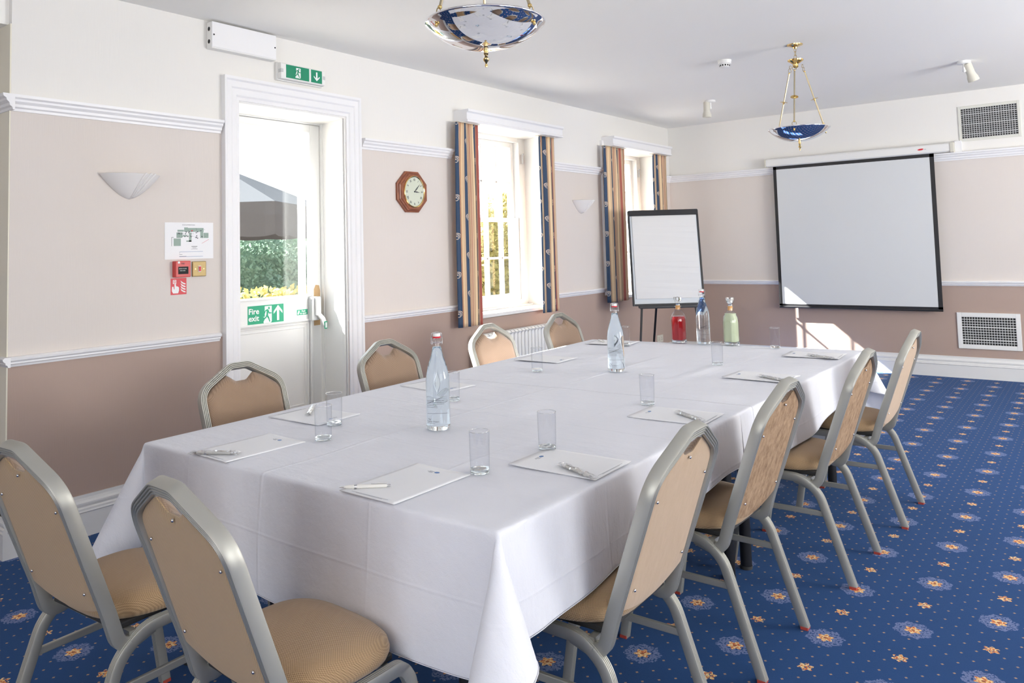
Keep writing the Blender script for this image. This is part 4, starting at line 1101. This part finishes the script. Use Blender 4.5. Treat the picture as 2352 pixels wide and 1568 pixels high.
    def solidify(front, off, puff, base, mat, nm):
        vs, fs, NU, NV = shell(front, off, puff); m = MB(); m.add(vs, fs); k = len(vs)
        vb, fb_, _, _ = shell(front, base, 0); m.add(vb, [f[::-1] for f in fb_])
        ring = [i for i in range(NU+1)] + [j*(NU+1)+NU for j in range(1, NV+1)] + [NV*(NU+1)+i for i in range(NU-1, -1, -1)] + [j*(NU+1) for j in range(NV-1, 0, -1)]
        m.f += [(a, b, b+k, a+k) for a, b in zip(ring, ring[1:]+ring[:1])]
        return m.build(nm, mat, e, smooth=True)
    solidify(True, .006, .022, .0, 'back_fabric', 'backrest')
    rc = solidify(False, -.004, .004, -.0005, rear_mat, 'back_cover')
    sc_ = MB()
    for x, z in ((0, .835), (-.152, .757), (.152, .757), (-.145, .525), (.145, .525)): sc_.sphere((x, yb(z)-.010, z), .0042, 10, 6)
    build_each(sc_, 'screw', 'steel', rc, smooth='all')
    return e
GR = 'banquet chairs round the table'
def make_chairs():
    R_ = math.radians
    woven = chair_proto('banquet_chair', '', 'rear_fabric', (0, 0, 0), 0)
    suede = chair_proto('banquet_chair', '', 'rear_suede', (0, 0, 0), 0); brown = chair_proto('banquet_chair', '', 'rear_brown', (0, 0, 0), 0)
    rows = [(woven, 2.565, .925, R_(-2.5), 'gold fabric banquet chair with silver frame at the table front, seen from behind'),
            (woven, 1.873, .877, R_(3), 'banquet chair at the photo left edge with screws in its woven back'),
            (suede, 3.246, 1.905, R_(91.5), 'nearest banquet chair on the right side with plain tan suede back'),
            (brown, 3.248, 2.672, R_(89), 'second banquet chair from the front on the right side, brown suede back'),
            (brown, 3.312, 3.52, R_(90), 'third banquet chair from the front on the right side, beside the cloth join'),
            (suede, 3.352, 4.325, R_(90), 'farthest banquet chair on the right side, nearest the projector screen'),
            (woven, 1.163, 1.985, R_(-90), 'taupe backed banquet chair on the left side in front of the glazed door'),
            (woven, 1.163, 2.855, R_(-90), 'banquet chair on the left side right of the door, below the clock'),
            (woven, 1.163, 3.725, R_(-90), 'sunlit banquet chair on the left side below the striped curtain'),
            (woven, 1.163, 4.51, R_(-90), 'farthest banquet chair on the left side beside the radiator')]
    used = set()
    for src, x, y, rz, lab in rows:
        o = src if id(src) not in used else copy_tree(src)
        used.add(id(src)); o.location = (x, y, 0); o.rotation_euler.z = rz
        tag(o, lab, 'chair', GR)
make_chairs()

# ---------------------------------------------------------------- things on the table
TZ = .7575
def pad_of_paper(cx, cy, w, h, rot, label, first, flip):
    if first is not None:
        o = copy_tree(first); o.location = (cx, cy, TZ); o.rotation_euler.z = rot; o['label'] = label; return o
    e = empty('notepad', (cx, cy, TZ), rot); tag(e, label, 'notepad', 'white notepads on the table')
    m = MB(); NU, NV = 12, 16; vs = []; W, Hh = .148, .105    # local x: long side
    for j in range(NV+1):
        for i in range(NU+1):
            x = -W+2*W*i/NU; y = -Hh+2*Hh*j/NV; vs.append((x, y, .0025+.006*max(0, -x/W-.55)**1.5*max(0, -y/Hh)))
    m.add(vs, [(j*(NU+1)+i, j*(NU+1)+i+1, (j+1)*(NU+1)+i+1, (j+1)*(NU+1)+i) for j in range(NV) for i in range(NU)])
    m.v = [(a, b, c-.0012) for a, b, c in m.v]; m.build('paper_sheets', 'paper', e, solid=.0018, smooth='all')
    fn = lambda u, v, n: (-.095+v*1.0, -.02-u, .0024+n) if 0 else (-.095-v, -.005+u, .0024+n)
    # header mark: small blue disc with two lines of print; top of the sheet lies at -x
    b = MB().prism(disc2(0, 0, .0085, .0065, 20), 0, .0003, lambda u, v, n: (-.110-v, .012+u, .0024+n)); b.build('blue_mark', 'blueink', e)
    g_ = MB()
    for k, (a, c) in enumerate(((-.018, .0), (-.022, -.002), (-.014, .0))): g_.prism(rect2(a, c, .004-k*.005, .0055-k*.005), 0, .0003, lambda u, v, n: (-.108-v, u, .0024+n))
    g_.prism(rect2(-.07, .07, 0, .001), 0, .0003, lambda u, v, n: (.136-v, u, .0024+n)); g_.prism(rect2(-.05, .05, 0, .0009), 0, .0003, lambda u, v, n: (.139-v, u, .0024+n))
    g_.build('print', 'greyink', e)
    return e
R90 = PI/2
PADS = [(2.895, 1.925, .02, 'notepad by the nearest right hand chair, wrapped pen on its corner'),
        (2.885, 2.655, .05, 'notepad by the second right hand chair, before the cloth join'),
        (2.87, 3.600, -.02, 'notepad by the third right hand chair'),
        (2.885, 4.395, .06, 'notepad nearest the projector screen on the right side'),
        (2.615, 1.530, -R90+.0, 'notepad at the table front with an unwrapped white pen'),
        (1.885, 1.522, -R90-.02, 'notepad at the front left table corner'),
        (1.680, 1.950, PI+.03, 'notepad on the left side behind two glasses in front of door'),
        (1.665, 2.675, PI-.10, 'notepad on the left side behind the nearest water bottle'),
        (1.630, 3.610, PI+.02, 'notepad on the left side by the sunlit chair, without a pen'),
        (1.610, 4.400, PI+.10, 'farthest notepad on the left side, pen across its corner')]
pd = None
for cx, cy, rot, lab in PADS:
    o = pad_of_paper(cx, cy, 0, 0, rot, lab, pd, 0); pd = pd or o
def pen(p, q, label, wrapped, first):
    p, q = Vector(p), Vector(q); d = q-p; rot = math.atan2(d.y, d.x)
    e = empty('ballpoint_pen', (p.x, p.y, TZ+.0026), rot); tag(e, label, 'pen', 'white ballpoint pens')
    L = .138; X = lambda a: Matrix.Translation((0, 0, .0055)) @ Matrix.Rotation(PI/2, 4, 'Y')
    MB().lathe([(.0008, 0), (.0024, .006), (.0030, .012)], 12, cap0=True).xf(X(0)).build('tip', 'steel', e, smooth=True)
    MB().lathe([(.0030, .012), (.0048, .026), (.0052, .040)], 14).lathe([(.0052, .046), (.0054, .08), (.0050, .124), (.0036, .128)], 14, cap1=True).xf(X(0)).build('barrel', 'pen_white', e, smooth=True)
    MB().lathe([(.0055, .040), (.0055, .047)], 14, cap0=True, cap1=True).xf(X(0)).build('ring', 'steel', e, smooth=True)
    MB().lathe([(.0032, .127), (.0034, .136), (.0026, .138)], 12, cap1=True).xf(X(0)).build('plunger', 'steel', e, smooth=True)
    MB().box(.085, .128, -.0016, .0016, .0112, .0126).build('clip', 'steel', e)
    if wrapped:
        rnd = random.Random(int(p.x*1000)); w = MB(); N, K = 22, 8; vs = []
        for i in range(N+1):
            x = -.012+.172*i/N
            for j in range(K):
                a = 2*PI*j/K; ry = .011+rnd.uniform(-.002, .0025); rz_ = .0058+rnd.uniform(-.0012, .002)
                if i in (0, N): ry *= 1.15; rz_ = .0012
                vs.append((x, ry*math.cos(a), max(.0004, .0062+rz_*math.sin(a))))
        w.add(vs, [(i*K+j, i*K+(j+1) % K, (i+1)*K+(j+1) % K, (i+1)*K+j) for i in range(N) for j in range(K)]); w.build('cellophane_wrapper', 'film', e)
    return e
pen((2.507, 1.385), (2.625, 1.482), 'bare white pen lying across the notepad at the table front', False, None)
pen((1.810, 1.366), (1.935, 1.440), 'wrapped white pen on the front left notepad', True, None)
pen((3.035, 1.822), (2.915, 1.872), 'wrapped pen on the notepad of the nearest right hand chair', True, None)
pen((3.01, 2.600), (2.905, 2.665), 'wrapped pen on the notepad of the second right hand chair', True, None)
pen((3.005, 3.510), (2.895, 3.568), 'wrapped pen on the notepad of the third right hand chair', True, None)
pen((3.01, 4.268), (2.888, 4.325), 'wrapped pen on the notepad nearest the projector screen', True, None)
pen((1.56, 2.040), (1.665, 1.935), 'wrapped pen left of the two glasses near the door', True, None)
pen((1.475, 4.440), (1.580, 4.350), 'white pen on the farthest left notepad', False, None)

def tumbler(x, y, label, first):
    if first is not None:
        o = copy_tree(first); o.location = (x, y, TZ-.002); o['label'] = label; return o
    e = empty('drinking_glass', (x, y, TZ-.002)); tag(e, label, 'glass', 'plain straight drinking glasses')
    MB().lathe([(.0276, .012), (.0285, .05), (.0296, .119)], 44).build('glass_wall', 'tumbler', e, smooth='all')
    MB().lathe([(.0001, .0), (.024, .0), (.0268, .002), (.0276, .010), (.0274, .013), (.018, .0135), (.0001, .0125)], 44).build('glass_base', 'base_glass', e, smooth=True)
    MB().tube([(.0296*math.cos(2*PI*i/44), .0296*math.sin(2*PI*i/44), .119) for i in range(44)], .0011, 8, closed=True).build('rim', 'rim_glass', e, smooth='all')
    return e
GL = [((2.725, 1.715), 'drinking glass beside the notepad at the table front'), ((2.748, 2.020), 'drinking glass by the notepad of the nearest right hand chair'),
      ((2.020, 1.722), 'nearer of the two overlapping glasses before the door'), ((1.874, 1.890), 'farther of the two overlapping glasses before the door'),
      ((1.955, 2.460), 'drinking glass just behind the nearest water bottle'), ((1.828, 3.250), 'drinking glass in front of the radiator'),
      ((2.705, 2.780), 'drinking glass on the right side by the cloth join'), ((2.556, 3.845), 'drinking glass below the pale green decanter'),
      ((2.604, 4.595), 'farthest drinking glass, near the screen side'), ((1.750, 4.320), 'drinking glass partly behind the middle water bottle')]
g0 = None
for (x, y), lab in GL:
    o = tumbler(x, y, lab, g0); g0 = g0 or o
def bottle(x, y, rz, label, first):
    if first is not None:
        o = copy_tree(first); o.location = (x, y, TZ-.002); o.rotation_euler.z = rz; o['label'] = label; return o
    e = empty('water_bottle', (x, y, TZ-.002), rz); tag(e, label, 'bottle', 'swing top water bottles')
    MB().lathe([(.0001, .004), (.026, .0), (.037, .001), (.041, .006), (.0425, .014), (.0425, .165), (.0405, .190), (.034, .222), (.025, .250), (.0185, .272), (.0148, .292), (.0001, .2925)], 48).build('bottle_body', 'water', e, smooth='all')
    MB().lathe([(.0148, .293), (.0142, .305), (.0165, .308), (.0165, .314), (.0142, .317), (.0150, .324)], 28).build('neck', 'tumbler', e, smooth=True)
    MB().lathe([(.0001, .341), (.0125, .340), (.0135, .336), (.0135, .329), (.0001, .329)], 28).build('stopper', 'plastic', e, smooth=True)
    MB().lathe([(.0140, .329), (.0150, .327), (.0140, .323), (.0001, .323)], 24).build('red_seal', 'red', e, smooth=True)
    w = MB()
    for s in (-1, 1):
        w.tube([(s*.0175, 0, .340), (s*.0195, .0, .326), (s*.0205, .004, .312), (s*.0205, -.004, .304), (s*.018, .006, .300), (s*.0165, .010, .310)], .0012, 6)
    w.tube([(.0160*math.cos(2*PI*i/24), .0160*math.sin(2*PI*i/24), .306) for i in range(24)], .0011, 6, closed=True)
    w.tube([(-.0175, 0, .340), (0, .006, .3445), (.0175, 0, .340)], .0012, 6)
    w.build('wire_bail', 'steel', e, smooth=True)
    # printed artwork wrapped round the glass
    Rr = .0429
    fn = lambda u, v, n: ((Rr+n)*math.cos(-PI/2+u/Rr), (Rr+n)*math.sin(-PI/2+u/Rr), v)
    pm = MB()
    def stroke(pts, wd):
        for (a, b), (c, d) in zip(pts, pts[1:]):
            L = math.hypot(c-a, d-b) or 1; nx_, ny_ = -(d-b)/L*wd/2, (c-a)/L*wd/2
            pm.add([fn(a+nx_, b+ny_, .0002), fn(c+nx_, d+ny_, .0002), fn(c-nx_, d-ny_, .0002), fn(a-nx_, b-ny_, .0002)], [(0, 1, 2, 3)])
    for k in range(7):                                           # breaking wave drawn in thin lines
        stroke([(-.045+t*.09, .118-.003*k+.004*math.sin(t*9+k*.7)*(1-t*.4)) for t in [i/24 for i in range(25)]], .0006)
    for k in range(5):
        stroke([(.002+.008*k*.5+t*.040, .126+.022*math.sin(t*1.7)-k*.0022) for t in [i/14 for i in range(15)]], .0007)
    for k in range(5): stroke([(-.042, .106-.0058*k), (-.042+(.070 if k < 3 else .045), .106-.0058*k)], .0009)
    stroke([(-.040, .060), (.042, .060)], .0009)
    merge(pm, text_mb('EcoPure Waters', .0072, lambda u, v, n: fn(u-.040, v+.032, n), .0002, .0001)); stroke([(-.040, .028), (-.006, .028)], .0006); stroke([(-.030, .018), (-.020, .018)], .0009)
    stroke([(-.034+.012*t, .0415+.002*math.sin(t*8)) for t in [i/8 for i in range(9)]], .0012)
    pm.build('printed_artwork', 'darkink', e)
    return e
b0 = bottle(2.250, 2.052, .62, 'nearest swing top water bottle, in the middle of the table', None)
bottle(2.190, 3.435, .55, 'middle swing top water bottle, between the other two bottles', b0)
bottle(2.150, 4.605, .50, 'farthest swing top water bottle, between the red and green decanters', b0)
def decanter(x, y, rz, liq, level, label):
    e = empty('glass_decanter', (x, y, TZ-.002), rz); tag(e, label, 'decanter', 'stoppered glass decanters')
    sq = lambda a: 1/max(abs(math.cos(a)), abs(math.sin(a)), .78*(abs(math.cos(a))+abs(math.sin(a)))) 
    def ease(z): return 1 if z < .13 else max(0, 1-(z-.13)/.06)
    def lath(prof, m):
        N = 48; vs = []
        for r_, z in prof:
            for i in range(N):
                a = 2*PI*i/N; k = ease(z); rr = r_*(1+(sq(a)-1)*k); vs.append((rr*math.cos(a), rr*math.sin(a), z))
        m.add(vs, [(j*N+i, j*N+(i+1) % N, (j+1)*N+(i+1) % N, (j+1)*N+i) for j in range(len(prof)-1) for i in range(N)] + [tuple(range(N))[::-1], tuple(range((len(prof)-1)*N, len(prof)*N))]); return m
    lath([(.044, 0), (.048, .004), (.048, .135), (.0475, .150), (.044, .168), (.036, .186), (.024, .200), (.0165, .206), (.0155, .225), (.022, .229), (.022, .232)], MB()).build('decanter_body', 'tumbler', e, smooth=True)
    top = [(.040, .018), (.0435, .022), (.0435, .135), (.043, .150), (.040, .166), (.033, .182), (.021, .197)]
    top = [p for p in top if p[1] < level] + [((.0425 if level < .16 else .034), level)]
    lath(top, MB()).build('liquid', liq, e, smooth=True)
    lath([(.045, .0015), (.0465, .004), (.0465, .015), (.040, .0165)], MB()).build('thick_base', 'base_glass', e, smooth=True)
    MB().lathe([(.0150, .212), (.0150, .236), (.0001, .236)], 24, cap0=True).build('stopper_seal', 'cork', e, smooth=True)
    st = MB(); N = 12; prof = [(.0001, .238), (.012, .238), (.013, .244), (.0085, .250), (.0165, .258), (.024, .270), (.0255, .284), (.0250, .290), (.0001, .288)]
    st.lathe(prof, N); st.build('stopper', 'base_glass', e, smooth=False)
    return e
decanter(1.985, 4.60, .70, 'redliquid', .168, 'decanter of red cordial with faceted glass stopper')
decanter(2.318, 4.64, .70, 'yellowliquid', .192, 'decanter of cloudy pale green cordial with faceted glass stopper')

# ---------------------------------------------------------------- outdoors
def leaves(m, n, fn, size, rnd):
    for _ in range(n):
        p = Vector(fn()); a = Vector((rnd.uniform(-1, 1), rnd.uniform(-1, 1), rnd.uniform(-1, 1))).normalized(); b = a.orthogonal().normalized(); s = size*rnd.uniform(.6, 1.3)
        m.add([p-a*s, p+b*s*.5, p+a*s, p-b*s*.5], [(0, 1, 2, 3)])
def garden():
    struct(MB().box(-40, -.42, -20, 40, -.25, -.08).build('ground_outside', 'paving'), 'pale paved terrace outside the windows')
    rnd = random.Random(11)
    def hedge(name, cx, cy, lx, ly, h, n, size, mat, label, cat, lump=.25):
        e = empty(name, (cx, cy, -.08)); tag(e, label, cat)
        m = MB()
        def f():
            y = rnd.uniform(-ly, ly); x = rnd.choice((rnd.uniform(-lx, lx), lx*rnd.uniform(.8, 1.0))); 
            top = h*(1+lump*.5*math.sin(y*3.1+cx)+lump*.3*math.sin(y*7.7)); z = rnd.uniform(.0, 1)**.7*top
            return (x+.06*math.sin(z*9+y*5), y, z)
        leaves(m, n, f, size, rnd); m.build('foliage', mat, e, recalc=False)
        bl = MB()
        for k in range(int(ly*4)+2):
            y = -ly*.92+1.84*ly*k/(int(ly*4)+1); bl.sphere((-.05, y, h*.42), min(lx*.85, .45), 14, 10, sz=h*.40/min(lx*.85, .45))
        bl.build('inner_foliage', mat, e, smooth='all')
        s = MB()
        for k in range(7):
            y = -ly*.9+1.8*ly*k/6; s.tube([(0, y, 0), (.05, y+.05, h*.45), (-.03, y-.05, h*.8)], [.03, .02, .008], 6)
        s.build('stem', 'stem', e)
    hedge('garden_hedge', -9.6, 9.4, .6, 3.8, 2.35, 22000, .05, 'leaf', 'tall green hedge seen through the glazed door', 'hedge')
    hedge('flowering_shrub', -3.9, 5.9, .3, 1.3, 1.0, 3500, .045, 'yleaf', 'low yellow leaved shrub at the foot of the door view', 'shrub', .15)
    hedge('garden_bush', -4.6, 10.7, .4, .62, 2.1, 3500, .06, 'yleaf', 'yellow green bush behind white posts outside the nearer window', 'bush')
    # parasol
    e = empty('garden_parasol', (-5.78, 6.12, -.08)); tag(e, 'grey garden parasol with dark valance outside the door', 'parasol')
    zt, zr, zv = 2.76, 2.13, 1.72; h = 1.3; k4 = [(h, -h), (h, h), (-h, h), (-h, -h)]; R = Matrix.Rotation(math.radians(35), 4, 'Z')
    c = MB(); c.add([(a, b, zr) for a, b in k4] + [(0, 0, zt)], [(0, 1, 4), (1, 2, 4), (2, 3, 4), (3, 0, 4)]); c.xf(R); c.build('canopy', 'canvas', e, solid=.004, recalc=False)
    v = MB(); 
    for i in range(4):
        a, b = Vector((*k4[i], zr)), Vector((*k4[(i+1) % 4], zr)); n = 24; pts = []
        vs = []
        for t in range(n+1):
            p = a.lerp(b, t/n); vs += [(p.x, p.y, zr-.003), (p.x, p.y, zv-.03*abs(math.sin(t/n*PI*5))**.5)]
        v.add(vs, [(2*t, 2*t+1, 2*t+3, 2*t+2) for t in range(n)])
    v.xf(R); v.build('valance', 'darkcanvas', e, solid=.004, recalc=False)
    MB().tube([(0, 0, 0), (0, 0, zt)], .020, 12).build('pole', 'darkcanvas', e, smooth=True)
    rb = MB()
    for a, b in k4: rb.tube([(0, 0, zt-.04), (a*.98, b*.98, zr+.0)], .012, 6)
    rb.xf(R); rb.build('rib', 'exterior', e)
    MB().box(-.35, .35, -.35, .35, 0, .08).build('base', 'exterior', e, bevel=.01)
    # white terrace posts
    for k, (x, y, lab) in enumerate(((-3.0, 5.46, 'white terrace post seen at the right of the door glass'), (-3.9, 9.85, 'white terrace post left of the bush outside the nearer window'), (-3.9, 10.24, 'white terrace post in the middle of the nearer window view'), (-3.9, 10.65, 'white terrace post at the right of the nearer window view'))):
        e = empty('terrace_post', (x, y, -.08)); tag(e, lab, 'post', 'white terrace posts')
        w = .032
        MB().box(-w, w, -w, w, 0, 2.75).build('shaft', 'exterior', e, bevel=.006); MB().box(-w-.03, w+.03, -w-.03, w+.03, 0, .10).build('plinth', 'exterior', e)
garden()
